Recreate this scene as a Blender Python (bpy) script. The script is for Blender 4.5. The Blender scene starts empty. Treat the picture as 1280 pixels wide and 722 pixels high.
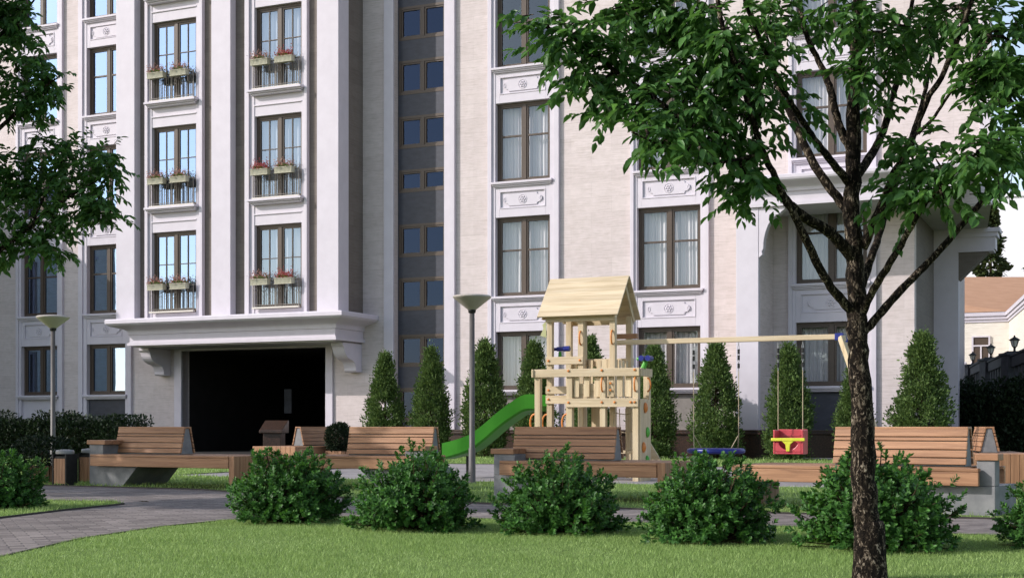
import bpy, math, random
import numpy as np
from mathutils import Vector, Matrix
PI = math.pi
C = bpy.context.scene.collection
random.seed(7); RNG = np.random.default_rng(7)
FACADE_Y = 38.6364            # the wall plane where it crosses the camera axis
FACADE_ROT = -0.4168         # the facade runs off to the left at this angle
CO, SI = math.cos(FACADE_ROT), math.sin(FACADE_ROT)

def site(u, d, z=0.0):
    """metres along the facade (u), metres out from it (d), height -> world"""
    return Vector((u*CO + d*SI, FACADE_Y + u*SI - d*CO, z))

# ------------------------------------------------------------------ materials
def new_mat(name):
    m = bpy.data.materials.new(name); m.use_nodes = True
    nt = m.node_tree; b = nt.nodes['Principled BSDF']
    return m, nt, b

def noise(nt, scale, detail=5, rough=.55, vec=None, dist=0):
    n = nt.nodes.new('ShaderNodeTexNoise'); n.inputs['Scale'].default_value = scale
    n.inputs['Detail'].default_value = detail; n.inputs['Roughness'].default_value = rough
    n.inputs['Distortion'].default_value = dist
    if vec is not None: nt.links.new(vec, n.inputs['Vector'])
    return n

def coords(nt, scale=(1,1,1), rot=(0,0,0)):
    t = nt.nodes.new('ShaderNodeTexCoord'); mp = nt.nodes.new('ShaderNodeMapping')
    mp.inputs['Scale'].default_value = scale; mp.inputs['Rotation'].default_value = rot
    nt.links.new(t.outputs['Object'], mp.inputs['Vector'])
    return mp.outputs['Vector']

def ramp(nt, fac, stops):
    r = nt.nodes.new('ShaderNodeValToRGB')
    el = r.color_ramp.elements
    while len(el) < len(stops): el.new(.5)
    for e, (p, c) in zip(el, stops): e.position = p; e.color = (*c, 1)
    nt.links.new(fac, r.inputs['Fac'])
    return r.outputs['Color']

def bump(nt, b, h, strength=.3, dist=.01):
    n = nt.nodes.new('ShaderNodeBump'); n.inputs['Strength'].default_value = strength
    n.inputs['Distance'].default_value = dist
    nt.links.new(h, n.inputs['Height']); nt.links.new(n.outputs['Normal'], b.inputs['Normal'])

def mixcol(nt, fac, a, b, mode='MIX'):
    m = nt.nodes.new('ShaderNodeMix'); m.data_type = 'RGBA'; m.blend_type = mode
    for s, v in ((m.inputs[0], fac), (m.inputs[6], a), (m.inputs[7], b)):
        if isinstance(v, (int, float)): s.default_value = v
        elif isinstance(v, tuple): s.default_value = (*v, 1)
        else: nt.links.new(v, s)
    return m.outputs[2]

def mottled(name, c0, c1, scale=6, rough=.7, spec=.3, bmp=.15, stretch=(1,1,1), lo=.3, hi=.7):
    m, nt, b = new_mat(name)
    n = noise(nt, scale, 6, .6, coords(nt, stretch))
    nt.links.new(ramp(nt, n.outputs['Fac'], [(lo, c0), (hi, c1)]), b.inputs['Base Color'])
    b.inputs['Roughness'].default_value = rough; b.inputs['Specular IOR Level'].default_value = spec
    if bmp: bump(nt, b, n.outputs['Fac'], bmp)
    return m

M = {}
# warm travertine cladding in long courses
def stone(name, c0, c1, cj, bw=1.2, rh=.42):
    m, nt, b = new_mat(name)
    t = nt.nodes.new('ShaderNodeTexCoord')
    sep = nt.nodes.new('ShaderNodeSeparateXYZ'); nt.links.new(t.outputs['Object'], sep.inputs[0])
    ad = nt.nodes.new('ShaderNodeMath'); nt.links.new(sep.outputs[0], ad.inputs[0]); nt.links.new(sep.outputs[1], ad.inputs[1])
    cb = nt.nodes.new('ShaderNodeCombineXYZ'); nt.links.new(ad.outputs[0], cb.inputs[0]); nt.links.new(sep.outputs[2], cb.inputs[1])
    br = nt.nodes.new('ShaderNodeTexBrick'); nt.links.new(cb.outputs[0], br.inputs['Vector'])
    br.inputs['Scale'].default_value = 1; br.inputs['Brick Width'].default_value = bw; br.inputs['Row Height'].default_value = rh
    br.inputs['Mortar Size'].default_value = .0035; br.inputs['Mortar Smooth'].default_value = .3
    br.inputs['Color1'].default_value = (*c0, 1); br.inputs['Color2'].default_value = (*c1, 1); br.inputs['Mortar'].default_value = (*cj, 1)
    mp = nt.nodes.new('ShaderNodeMapping'); mp.inputs['Scale'].default_value = (1.3, 24, 1); nt.links.new(cb.outputs[0], mp.inputs['Vector'])
    n1 = noise(nt, 1.5, 6, .7, mp.outputs[0], .4)
    n2 = noise(nt, 5, 5, .6, cb.outputs[0])
    v = ramp(nt, n1.outputs['Fac'], [(.32, (.80, .78, .75)), (.5, (1, 1, 1)), (.7, (1.06, 1.05, 1.04))])
    w = ramp(nt, n2.outputs['Fac'], [(.3, (.93, .92, .90)), (.65, (1.03, 1.02, 1.02))])
    col = mixcol(nt, 1.0, mixcol(nt, 1.0, br.outputs['Color'], v, 'MULTIPLY'), w, 'MULTIPLY')
    nt.links.new(col, b.inputs['Base Color'])
    b.inputs['Roughness'].default_value = .75; b.inputs['Specular IOR Level'].default_value = .25
    bump(nt, b, n1.outputs['Fac'], .25, .01)
    return m
M['stone'] = stone('travertine cladding', (.565, .50, .497), (.617, .55, .548), (.47, .418, .415))
M['stone_dark'] = stone('grey brown bay and shade cladding', (.155, .135, .122), (.185, .162, .147), (.11, .098, .09))  # the bay's own stone; also paints shade on recess wall and flank bracket
M['asphalt'] = mottled('dark asphalt', (.022, .021, .021), (.042, .04, .038), 30, .85, .25, .2)
M['stone_far'] = stone('cream render', (.74, .70, .63), (.76, .72, .65), (.74, .70, .63))
M['white'] = mottled('white moulded plaster', (.56, .52, .575), (.61, .57, .628), 3, .6, .3, .05)
M['soffit'] = mottled('plain painted ceiling', (.42, .40, .38), (.48, .46, .44), 3, .8, .2, .05)
M['slate'] = mottled('slate grey panel', (.029, .032, .046), (.048, .052, .072), 4, .5, .4, .1, (1, 1, 2.5))
M['taupe'] = mottled('taupe plaster panel', (.20, .18, .165), (.25, .23, .21), 5, .75, .2, .08)
M['granite'] = mottled('brown polished granite', (.012, .008, .006), (.08, .038, .024), 26, .35, .5, .05, (1,1,1), .35, .75)
M['frame'] = mottled('brown window profile', (.064, .044, .033), (.09, .065, .049), 20, .45, .4, 0)
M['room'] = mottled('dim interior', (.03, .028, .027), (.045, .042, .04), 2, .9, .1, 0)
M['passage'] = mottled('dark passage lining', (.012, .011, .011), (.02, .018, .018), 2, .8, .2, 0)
M['iron'] = mottled('painted wrought iron', (.13, .115, .10), (.19, .17, .15), 30, .5, .4, 0)
M['pale_metal'] = mottled('pale rail capping', (.52, .48, .42), (.6, .56, .5), 12, .5, .4, 0)
M['zinc'] = mottled('brushed grey metal', (.22, .22, .22), (.3, .3, .3), 9, .4, .5, .03, (1, 1, 8))
M['lamp_pole'] = mottled('weathered grey lamp pole', (.075, .068, .066), (.125, .115, .11), 12, .5, .4, .05, (1, 1, .3))
M['lamp_head'] = mottled('pale lamp shade', (.37, .33, .29), (.45, .41, .37), 5, .45, .4, 0)
M['concrete'] = mottled('cast concrete', (.16, .165, .175), (.25, .25, .255), 7, .85, .2, .2)
M['rubber'] = mottled('black rubber', (.012, .012, .012), (.025, .025, .025), 15, .6, .3, 0)
M['slide'] = mottled('green moulded plastic', (.035, .22, .012), (.055, .28, .02), 3, .5, .3, 0)
M['blue'] = mottled('blue moulded plastic', (.006, .014, .16), (.01, .022, .24), 8, .35, .5, 0)
M['red'] = mottled('red moulded plastic', (.42, .045, .06), (.55, .075, .09), 8, .35, .5, 0)
M['yellow'] = mottled('lime yellow plastic', (.55, .58, .03), (.66, .66, .05), 8, .35, .5, 0)
M['pennant'] = mottled('pale printed pennant', (.50, .52, .25), (.62, .60, .36), 20, .7, .2, 0)
M['orange'] = mottled('orange grip plastic', (.55, .17, .025), (.68, .24, .05), 8, .4, .5, 0)
M['lime'] = mottled('green climbing hold', (.06, .34, .03), (.10, .42, .05), 8, .4, .5, 0)
M['rope'] = mottled('twisted rope', (.36, .29, .19), (.5, .42, .3), 60, .9, .1, .2)
M['chain'] = mottled('galvanised chain', (.3, .3, .31), (.45, .45, .46), 40, .35, .6, 0)
M['roof_tan'] = mottled('tan roof covering', (.42, .235, .14), (.50, .29, .18), 1.5, .85, .15, .1)
M['wing_stone'] = stone('brightened cream wing stone', (.82, .78, .72), (.84, .80, .74), (.7, .66, .6))  # colour raised so the shaded wing reflects brighter in the left windows
M['pale_wall'] = mottled('pale far rendered wall', (.72, .71, .76), (.76, .75, .80), .3, .8, .2, 0)
M['navy'] = mottled('blue grey fence render', (.05, .052, .062), (.085, .088, .10), 5, .8, .2, .1)
M['lantern_glass'] = mottled('frosted lantern glass', (.6, .58, .52), (.68, .66, .6), 4, .3, .5, 0)
M['soil'] = mottled('bare soil', (.045, .035, .025), (.09, .07, .045), 9, .95, .1, .3)
M['stain'] = mottled('fallen brown leaf', (.05, .035, .02), (.09, .06, .03), 20, .9, .1, 0)

def wood(name, c0, c1, c2, axis=0, scale=1.0, rough=.55, boards=None):
    """grain that runs along one local axis"""
    m, nt, b = new_mat(name)
    st = [26, 26, 26]; st[axis] = 1.4
    n = noise(nt, scale, 8, .65, coords(nt, tuple(st)), .6)
    st2 = [5, 5, 5]; st2[axis] = .6
    n2 = noise(nt, scale, 4, .5, coords(nt, tuple(st2)))
    c = ramp(nt, n.outputs['Fac'], [(.3, c0), (.52, c1), (.72, c2)])
    w = ramp(nt, n2.outputs['Fac'], [(.3, (.82, .80, .78)), (.7, (1.12, 1.10, 1.08))])
    col = mixcol(nt, 1.0, c, w, 'MULTIPLY')
    g = nt.nodes.new('ShaderNodeNewGeometry')
    rr = ramp(nt, g.outputs['Random Per Island'], [(0, (.86, .85, .84)), (1, (1.1, 1.1, 1.1))])
    col = mixcol(nt, 1.0, col, rr, 'MULTIPLY')
    nt.links.new(col, b.inputs['Base Color'])
    b.inputs['Roughness'].default_value = rough; b.inputs['Specular IOR Level'].default_value = .35
    bump(nt, b, n.outputs['Fac'], .25, .004)
    return m
M['bench_wood'] = wood('oiled hardwood slats', (.225, .115, .062), (.36, .193, .106), (.46, .265, .153), 0)
M['bench_wood_upright'] = wood('oiled hardwood upright', (.225, .115, .062), (.36, .193, .106), (.46, .265, .153), 2)
M['pine'] = wood('planed pale pine', (.51, .40, .25), (.63, .52, .35), (.69, .595, .43), 2, 1, .6)
M['pine_flat'] = wood('planed pale pine boards', (.52, .415, .265), (.64, .53, .365), (.70, .605, .445), 0, 1, .6)

def leafmat(name, c0, c1, trans=.35, rough=.42, spec=.45, ctr=None):
    m = bpy.data.materials.new(name); m.use_nodes = True; nt = m.node_tree
    b = nt.nodes['Principled BSDF']; out = nt.nodes['Material Output']
    g = nt.nodes.new('ShaderNodeNewGeometry')
    col = ramp(nt, g.outputs['Random Per Island'], [(0, c0), (.75, c1), (1, tuple(min(1, x*1.35) for x in c1))])
    nt.links.new(col, b.inputs['Base Color']); b.inputs['Roughness'].default_value = rough
    b.inputs['Specular IOR Level'].default_value = spec
    t = nt.nodes.new('ShaderNodeBsdfTranslucent')
    hs = nt.nodes.new('ShaderNodeHueSaturation'); hs.inputs['Hue'].default_value = .485; hs.inputs['Saturation'].default_value = 1.1; hs.inputs['Value'].default_value = 1.5
    nt.links.new(col, hs.inputs['Color']); nt.links.new(hs.outputs[0], t.inputs[0])
    mx = nt.nodes.new('ShaderNodeMixShader'); mx.inputs[0].default_value = trans
    nt.links.new(b.outputs[0], mx.inputs[1]); nt.links.new(t.outputs[0], mx.inputs[2]); nt.links.new(mx.outputs[0], out.inputs[0])
    return m
M['tree_leaf'] = leafmat('broad tree leaves', (.038, .105, .026), (.085, .19, .05), .36)
M['tree_leaf_dark'] = leafmat('dark tree leaves', (.036, .10, .025), (.082, .18, .046), .4)
M['shrub_leaf'] = leafmat('glossy shrub leaves', (.024, .080, .018), (.074, .190, .038), .25, .48, .3)
M['thuja'] = leafmat('scale leaf sprays', (.042, .080, .024), (.112, .172, .052), .22, .6, .2)
M['hedge_leaf'] = leafmat('dark hedge leaves', (.006, .014, .006), (.014, .028, .010), .08, .6, .25)  # near-black: the shade over the hedges is put into the leaf colour
M['far_leaf'] = leafmat('far conifer needles', (.02, .035, .012), (.05, .07, .022), .1, .7, .2)
M['blade'] = leafmat('lawn blades', (.168, .262, .075), (.275, .39, .14), .3, .5, .25)
def patchy(m, c=(.86, .89, .74)):
    nt = m.node_tree; b = nt.nodes['Principled BSDF']; src = b.inputs['Base Color'].links[0].from_socket
    n = noise(nt, .9, 5, .6, coords(nt)); w = ramp(nt, n.outputs['Fac'], [(.35, c), (.6, (1.06, 1.02, 1.0))])
    nt.links.new(mixcol(nt, 1.0, src, w, 'MULTIPLY'), b.inputs['Base Color'])
patchy(M['blade'])
M['flower_red'] = leafmat('red and pink petals', (.30, .03, .035), (.45, .16, .14), .25, .6, .2)
M['flower_pink'] = leafmat('dusty pink petals', (.26, .13, .11), (.42, .25, .20), .25, .6, .2)
M['flower_leaf'] = leafmat('pot plant leaves', (.04, .11, .015), (.09, .22, .035), .25, .5, .3)

# rough plated bark: dark furrows between tan ridges
def bark():
    m, nt, b = new_mat('plated bark')
    v = coords(nt, (40, 40, 20))
    n0 = noise(nt, 1.2, 3, .5, v)
    vv = nt.nodes.new('ShaderNodeVectorMath'); vv.operation = 'ADD'
    sc = nt.nodes.new('ShaderNodeVectorMath'); sc.operation = 'SCALE'; sc.inputs['Scale'].default_value = 1.6
    nt.links.new(n0.outputs['Color'], sc.inputs[0]); nt.links.new(v, vv.inputs[0]); nt.links.new(sc.outputs[0], vv.inputs[1])
    n1 = noise(nt, 1.1, 5, .62, vv.outputs[0], 1.4)
    vo = nt.nodes.new('ShaderNodeTexVoronoi'); vo.feature = 'DISTANCE_TO_EDGE'; vo.inputs['Scale'].default_value = .55
    nt.links.new(vv.outputs[0], vo.inputs['Vector'])
    c = ramp(nt, n1.outputs['Fac'], [(.42, (.008, .0055, .004)), (.53, (.022, .015, .010)), (.595, (.19, .15, .11)), (.70, (.44, .37, .29))])
    e = ramp(nt, vo.outputs['Distance'], [(0, (.35, .32, .3)), (.16, (1, 1, 1))])
    nt.links.new(mixcol(nt, 1.0, c, e, 'MULTIPLY'), b.inputs['Base Color'])
    b.inputs['Roughness'].default_value = .9; b.inputs['Specular IOR Level'].default_value = .15
    bump(nt, b, n1.outputs['Fac'], 1.0, .02)
    return m
M['bark'] = bark()
M['stem'] = mottled('brown woody stems', (.03, .02, .013), (.08, .055, .035), 30, .9, .1, .2)

def glass(name, refl, tint=(.86, .90, .93), mirror=(.92, .95, 1)):
    m = bpy.data.materials.new(name); m.use_nodes = True; nt = m.node_tree
    for n in list(nt.nodes):
        if n.type == 'BSDF_PRINCIPLED': nt.nodes.remove(n)
    out = nt.nodes['Material Output']
    lw = nt.nodes.new('ShaderNodeLayerWeight'); lw.inputs[0].default_value = .5
    pw = nt.nodes.new('ShaderNodeMath'); pw.operation = 'POWER'; pw.inputs[1].default_value = 4.0; nt.links.new(lw.outputs['Facing'], pw.inputs[0])
    ma = nt.nodes.new('ShaderNodeMath'); ma.operation = 'MULTIPLY_ADD'; ma.use_clamp = True
    ma.inputs[1].default_value = 1-refl; ma.inputs[2].default_value = refl
    nt.links.new(pw.outputs[0], ma.inputs[0])
    tr = nt.nodes.new('ShaderNodeBsdfTransparent'); tr.inputs[0].default_value = (*tint, 1)
    gl = nt.nodes.new('ShaderNodeBsdfGlossy'); gl.inputs['Roughness'].default_value = .004; gl.inputs[0].default_value = (*mirror, 1)
    n = noise(nt, 1.6, 1, .4, coords(nt)); bp = nt.nodes.new('ShaderNodeBump'); bp.inputs['Strength'].default_value = .02; bp.inputs['Distance'].default_value = .05
    nt.links.new(n.outputs['Fac'], bp.inputs['Height']); nt.links.new(bp.outputs[0], gl.inputs['Normal'])
    mx = nt.nodes.new('ShaderNodeMixShader')
    nt.links.new(ma.outputs[0], mx.inputs[0]); nt.links.new(tr.outputs[0], mx.inputs[1]); nt.links.new(gl.outputs[0], mx.inputs[2])
    nt.links.new(mx.outputs[0], out.inputs[0])
    return m
M['glass'] = glass('clear window glass', .09, (.95, .96, .97), (.8, .9, 1))
M['glass_sky_blue'] = glass('window glass tinted as reflected sky', .56, (.5, .56, .6), (.38, .53, .78))  # no real coating: blue of the reflected sky put into the mirror tint
M['glass_half'] = glass('window glass faintly tinted as sky', .22, (.85, .88, .9), (.6, .76, .95))  # weaker sky blue put into the reflection, no real coating
M['glass_dark'] = glass('stair glass tinted as dark sky', .10, (.25, .32, .46), (.18, .26, .45))  # navy of the mirrored dark sky put into the tint

def cloth(name):
    m = bpy.data.materials.new(name); m.use_nodes = True; nt = m.node_tree
    b = nt.nodes['Principled BSDF']; out = nt.nodes['Material Output']
    b.inputs['Base Color'].default_value = (.80, .76, .76, 1); b.inputs['Roughness'].default_value = .9
    t = nt.nodes.new('ShaderNodeBsdfTranslucent'); t.inputs[0].default_value = (.5, .5, .52, 1)
    mx = nt.nodes.new('ShaderNodeMixShader'); mx.inputs[0].default_value = .25
    n = noise(nt, 30, 2, .5, coords(nt)); bump(nt, b, n.outputs['Fac'], .1)
    nt.links.new(b.outputs[0], mx.inputs[1]); nt.links.new(t.outputs[0], mx.inputs[2]); nt.links.new(mx.outputs[0], out.inputs[0])
    return m
M['curtain'] = cloth('sheer pale curtain')

def pavers(name, c0, c1, cj, bw=.24, rh=.12):
    m, nt, b = new_mat(name)
    v = coords(nt, (1, 1, 1), (0, 0, FACADE_ROT))
    n0 = noise(nt, 14, 3, .5, v)
    br = nt.nodes.new('ShaderNodeTexBrick'); nt.links.new(v, br.inputs['Vector'])
    br.inputs['Scale'].default_value = 1; br.inputs['Brick Width'].default_value = bw; br.inputs['Row Height'].default_value = rh
    br.inputs['Mortar Size'].default_value = .008; br.inputs['Mortar Smooth'].default_value = .6; br.inputs['Bias'].default_value = 0
    br.inputs['Color1'].default_value = (*c0, 1); br.inputs['Color2'].default_value = (*c1, 1); br.inputs['Mortar'].default_value = (*cj, 1)
    n2 = noise(nt, 1.1, 6, .65, v); n3 = noise(nt, 40, 4, .6, v)
    w = ramp(nt, n2.outputs['Fac'], [(.3, (.74, .73, .72)), (.7, (1.15, 1.13, 1.12))])
    w3 = ramp(nt, n3.outputs['Fac'], [(.3, (.8, .8, .8)), (.7, (1.12, 1.12, 1.12))])
    nt.links.new(mixcol(nt, 1., mixcol(nt, 1.0, br.outputs['Color'], w, 'MULTIPLY'), w3, 'MULTIPLY'), b.inputs['Base Color'])
    b.inputs['Roughness'].default_value = .8; b.inputs['Specular IOR Level'].default_value = .3
    bp = nt.nodes.new('ShaderNodeBump'); bp.inputs['Strength'].default_value = .6; bp.inputs['Distance'].default_value = .008
    ad = nt.nodes.new('ShaderNodeMath'); ad.operation = 'MULTIPLY_ADD'; ad.inputs[1].default_value = -.8
    nt.links.new(br.outputs['Fac'], ad.inputs[0]); nt.links.new(n3.outputs['Fac'], ad.inputs[2])
    nt.links.new(ad.outputs[0], bp.inputs['Height']); nt.links.new(bp.outputs[0], b.inputs['Normal'])
    return m
M['pavers'] = pavers('grey clay pavers', (.155, .132, .125), (.30, .262, .245), (.135, .12, .112), .2, .1)
M['plaza'] = pavers('smooth grey plaza paving', (.30, .28, .285), (.34, .32, .325), (.2, .19, .19), .6, .3)
M['turf'] = mottled('turf below the blades', (.10, .155, .04), (.17, .25, .075), 5, .95, .1, .3)
M['ground'] = mottled('rough far ground', (.05, .085, .022), (.11, .14, .045), .6, .95, .1, .3)
M['kerb'] = mottled('dark steel edging', (.03, .027, .024), (.06, .052, .045), 12, .7, .3, .1)

# ------------------------------------------------------------------ mesh helper
class MB:
    def __init__(s): s.v = []; s.f = []
    def add(s, vs, fs):
        o = len(s.v); s.v += [tuple(p) for p in vs]; s.f += [tuple(i+o for i in f) for f in fs]; return s
    def box(s, x0, x1, y0, y1, z0, z1, mtx=None):
        vs = [Vector(p) for p in ((x0,y0,z0),(x1,y0,z0),(x1,y1,z0),(x0,y1,z0),(x0,y0,z1),(x1,y0,z1),(x1,y1,z1),(x0,y1,z1))]
        if mtx is not None: vs = [mtx @ p for p in vs]
        return s.add(vs, [(3,2,1,0),(4,5,6,7),(0,1,5,4),(1,2,6,5),(2,3,7,6),(3,0,4,7)])
    def bd(s, u0, u1, d0, d1, z0, z1): return s.box(u0, u1, -d1, -d0, z0, z1)
    def bar(s, a, b, w, h=None, up=Vector((0,0,1))):
        a, b = Vector(a), Vector(b); h = h or w; t = (b-a).normalized()
        if abs(t.dot(up)) > .95: up = Vector((0,1,0))
        x = t.cross(up).normalized(); y = x.cross(t).normalized()
        q = [(-1,-1),(1,-1),(1,1),(-1,1)]
        vs = [p + x*i*w/2 + y*j*h/2 for p in (a, b) for i, j in q]
        return s.add(vs, [(3,2,1,0),(4,5,6,7),(0,1,5,4),(1,2,6,5),(2,3,7,6),(3,0,4,7)])
    def prism(s, pts, frm, a0, a1):
        """2-D outline pts put through frm(p, q, a), swept from a0 to a1"""
        n = len(pts)
        vs = [frm(p, q, a0) for p, q in pts] + [frm(p, q, a1) for p, q in pts]
        return s.add(vs, [tuple(range(n))[::-1], tuple(range(n, 2*n))] + [(i, (i+1) % n, n+(i+1) % n, n+i) for i in range(n)])
    def tube(s, path, rad, seg=8, cap=True):
        path = [Vector(p) for p in path]; n = len(path)
        if isinstance(rad, (int, float)): rad = [rad]*n
        rings = []; px = None
        for i, p in enumerate(path):
            t = (path[min(i+1, n-1)] - path[max(i-1, 0)])
            t = t.normalized() if t.length > 1e-9 else Vector((0,0,1))
            if px is None: px = t.orthogonal().normalized()
            else:
                px = px - t*px.dot(t); px = px.normalized() if px.length > 1e-6 else t.orthogonal().normalized()
            py = t.cross(px)
            rings.append([p + (px*math.cos(2*PI*k/seg) + py*math.sin(2*PI*k/seg))*rad[i] for k in range(seg)])
        vs = [q for r in rings for q in r]; fs = []
        for i in range(n-1):
            for k in range(seg): fs.append((i*seg+k, i*seg+(k+1) % seg, (i+1)*seg+(k+1) % seg, (i+1)*seg+k))
        if cap: fs += [tuple(range(seg))[::-1], tuple((n-1)*seg+k for k in range(seg))]
        return s.add(vs, fs)
    def lathe(s, prof, seg=24, o=(0,0,0), sx=1, sy=1):
        o = Vector(o); n = len(prof)
        vs = [o + Vector((r*math.cos(2*PI*k/seg)*sx, r*math.sin(2*PI*k/seg)*sy, z)) for r, z in prof for k in range(seg)]
        fs = [(i*seg+k, i*seg+(k+1) % seg, (i+1)*seg+(k+1) % seg, (i+1)*seg+k) for i in range(n-1) for k in range(seg)]
        fs += [tuple(range(seg))[::-1], tuple((n-1)*seg+k for k in range(seg))]
        return s.add(vs, fs)
    def cornice(s, u0, u1, d0, prof, dback=0.0):
        """moulding round three sides of a block that stands out d0 from the wall; prof = (outward, z) from bottom up"""
        rows = [[(u0-o, -dback, z), (u0-o, -(d0+o), z), (u1+o, -(d0+o), z), (u1+o, -dback, z)] for o, z in prof]
        vs = [p for r in rows for p in r]; fs = []
        for i in range(len(rows)-1):
            for k in range(3): fs.append((i*4+k, i*4+k+1, (i+1)*4+k+1, (i+1)*4+k))
        m = (len(rows)-1)*4
        fs += [(3,2,1,0), (m, m+1, m+2, m+3)] + [(i*4+3, i*4, (i+1)*4, (i+1)*4+3) for i in range(len(rows)-1)]
        return s.add(vs, fs)
    def mesh(s, name, mat, smooth=False):
        me = bpy.data.meshes.new(name); me.from_pydata(s.v, [], s.f)
        me.materials.append(mat); me.update()
        if smooth: me.polygons.foreach_set('use_smooth', [True]*len(me.polygons))
        return me
    def build(s, name, mat, parent=None, loc=(0,0,0), rotz=0, bevel=0, smooth=False):
        return put(name, s.mesh(name, mat, smooth), parent, loc, rotz, bevel)

def put(name, me, parent=None, loc=(0,0,0), rotz=0, bevel=0):
    o = bpy.data.objects.new(name, me); C.objects.link(o)
    o.location = loc; o.rotation_euler = (0, 0, rotz); o.parent = parent
    if bevel:
        b = o.modifiers.new('edge', 'BEVEL'); b.width = bevel; b.segments = 2; b.limit_method = 'ANGLE'; b.angle_limit = .7
    return o

def np_mesh(name, V, F, mat, smooth=False):
    """V (n,3); F (m,k) all the same size"""
    me = bpy.data.meshes.new(name); k = F.shape[1]
    me.vertices.add(len(V)); me.vertices.foreach_set('co', V.astype(np.float32).ravel())
    me.loops.add(F.size); me.loops.foreach_set('vertex_index', F.astype(np.int32).ravel())
    me.polygons.add(len(F)); me.polygons.foreach_set('loop_start', np.arange(0, F.size, k, dtype=np.int32))
    me.polygons.foreach_set('loop_total', np.full(len(F), k, dtype=np.int32))
    me.materials.append(mat); me.update(calc_edges=True); me.validate()
    if smooth: me.polygons.foreach_set('use_smooth', np.ones(len(F), dtype=bool))
    return me

def unit(a): return a/np.maximum(np.linalg.norm(a, axis=-1, keepdims=True), 1e-9)

LEAF_BROAD = np.array([(0,0,0), (.30,.23,.07), (.64,.20,.04), (1,0,-.16), (.64,-.20,.04), (.30,-.23,.07)])
LEAF_OVAL = np.array([(0,0,0), (.35,.20,.05), (.75,.24,.05), (1,0,0), (.75,-.24,.05), (.35,-.20,.05)])
LEAF_NARROW = np.array([(0,0,0), (.35,.15,.03), (.7,.13,.03), (1,0,0), (.7,-.13,.03), (.35,-.15,.03)])
def leaves(pos, direc, size, shape, up=None):
    """folded two-sided leaf blades, one island each"""
    n = len(pos); t = unit(direc)
    up = RNG.normal(size=(n,3))*.6 + np.array([0,0,1.0]) if up is None else up
    sd = unit(np.cross(up, t)); nn = np.cross(t, sd)
    S = size.reshape(-1,1,1)
    V = pos[:,None,:] + S*(shape[None,:,0:1]*t[:,None,:] + shape[None,:,1:2]*sd[:,None,:] + shape[None,:,2:3]*nn[:,None,:])
    base = (np.arange(n)*6)[:,None]
    F = np.concatenate([base+np.array([[0,1,2,3]]), base+np.array([[0,3,4,5]])], axis=1).reshape(-1,4)
    return V.reshape(-1,3), F

def tag(o, label, cat, group=None):
    o['label'] = label; o['category'] = cat
    if group: o['group'] = group
    return o
def thing(name, label, cat, loc=(0,0,0), rotz=0, group=None):
    o = bpy.data.objects.new(name, None); C.objects.link(o); o.empty_display_size = .2
    o.location = loc; o.rotation_euler = (0,0,rotz)
    return tag(o, label, cat, group)
def struct(o, label, cat, kind='structure'):
    o['kind'] = kind; return tag(o, label, cat)
def dup(root, loc, rotz, label, scale=None):
    r = root.copy(); C.objects.link(r); r.location = loc; r.rotation_euler = (0,0,rotz); r['label'] = label
    if scale: r.scale = scale
    for ch in list(root.children):
        c = ch.copy(); C.objects.link(c); c.parent = r
        for g in list(ch.children):
            k = g.copy(); C.objects.link(k); k.parent = c
    return r

# ================================================================== THE APARTMENT BUILDING
bld = thing('apartment_building', 'pale stone apartment building with white balcony bay, tall windows and dark archway', 'building', (0, FACADE_Y, 0), FACADE_ROT)
TOP = 17.4
def bpart(name, mb, mat, bevel=0, parent=None, smooth=False): return mb.build(name, M[mat], parent or bld, bevel=bevel, smooth=smooth)

def cells(mb, u0, u1, z0, z1, d0, d1, holes):
    us = sorted({u0, u1} | {h[0] for h in holes} | {h[1] for h in holes}); us = [u for u in us if u0 <= u <= u1]
    for a, b in zip(us, us[1:]):
        m = (a+b)/2; hs = sorted([h for h in holes if h[0] < m < h[1]], key=lambda h: h[2]); z = z0
        for h in hs:
            if h[2] > z: mb.bd(a, b, d0, d1, z, h[2])
            z = max(z, h[3])
        if z < z1: mb.bd(a, b, d0, d1, z, z1)

# columns of windows: casing left, opening left, opening right, casing right
C1 = [-18.307, -18.113, -16.551, -16.295]
C2 = [-15.618, -15.299, -13.713, -13.44]
C4 = [-0.726, -0.5, 1.178, 1.468]
C5 = [3.565, 3.749, 5.526, 5.768]
C6 = [7.889, 8.077, 9.892, 10.131]
STAIR = [-3.799, -2.134]
ARCH = [-11.752, -11.471, -6.137, -5.884]
U_LOW, U_TOP = 11.054, 12.8791
ROWS = [(1.85, 3.5), (4.5, 6.75), (7.75, 10.0), (11.0, 13.25), (14.2, 16.4)]
holes = [(c[0], c[3], .72, TOP) for c in (C1, C2, C4, C5, C6)] + [(STAIR[0], STAIR[1], 0, TOP), (ARCH[1], ARCH[2], 0, 3.2)]
w = MB(); cells(w, -20.0, U_LOW, 0, 6.3, -.35, 0, [(h[0], h[1], h[2], min(h[3], 6.3)) for h in holes])
cells(w, -20.0, U_TOP-.26, 6.3, TOP, -.35, 0, [(h[0], h[1], 6.3, h[3]) for h in holes if h[3] > 7])
w.bd(-27, -20.002, -.35, 0, 9.0, TOP)
bpart('wall', w, 'stone')
w = MB(); w.bd(U_LOW-.35, U_LOW, -4.0, -.352, 0, 6.3); bpart('recess_wall', w, 'stone_dark')  # same wall in shade: the recess shadow is put into the darker cladding
w = MB(); w.bd(U_TOP-.26, U_TOP, -.35, .05, 6.3, TOP)
RW = 11.7096
w.bd(U_LOW, RW, -4.3, -4.0, .1, 6.3); w.bd(U_LOW-.002, RW+.05, -4.35, -3.95, 0, .1)
bpart('corner_pilaster', w, 'white')
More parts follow.
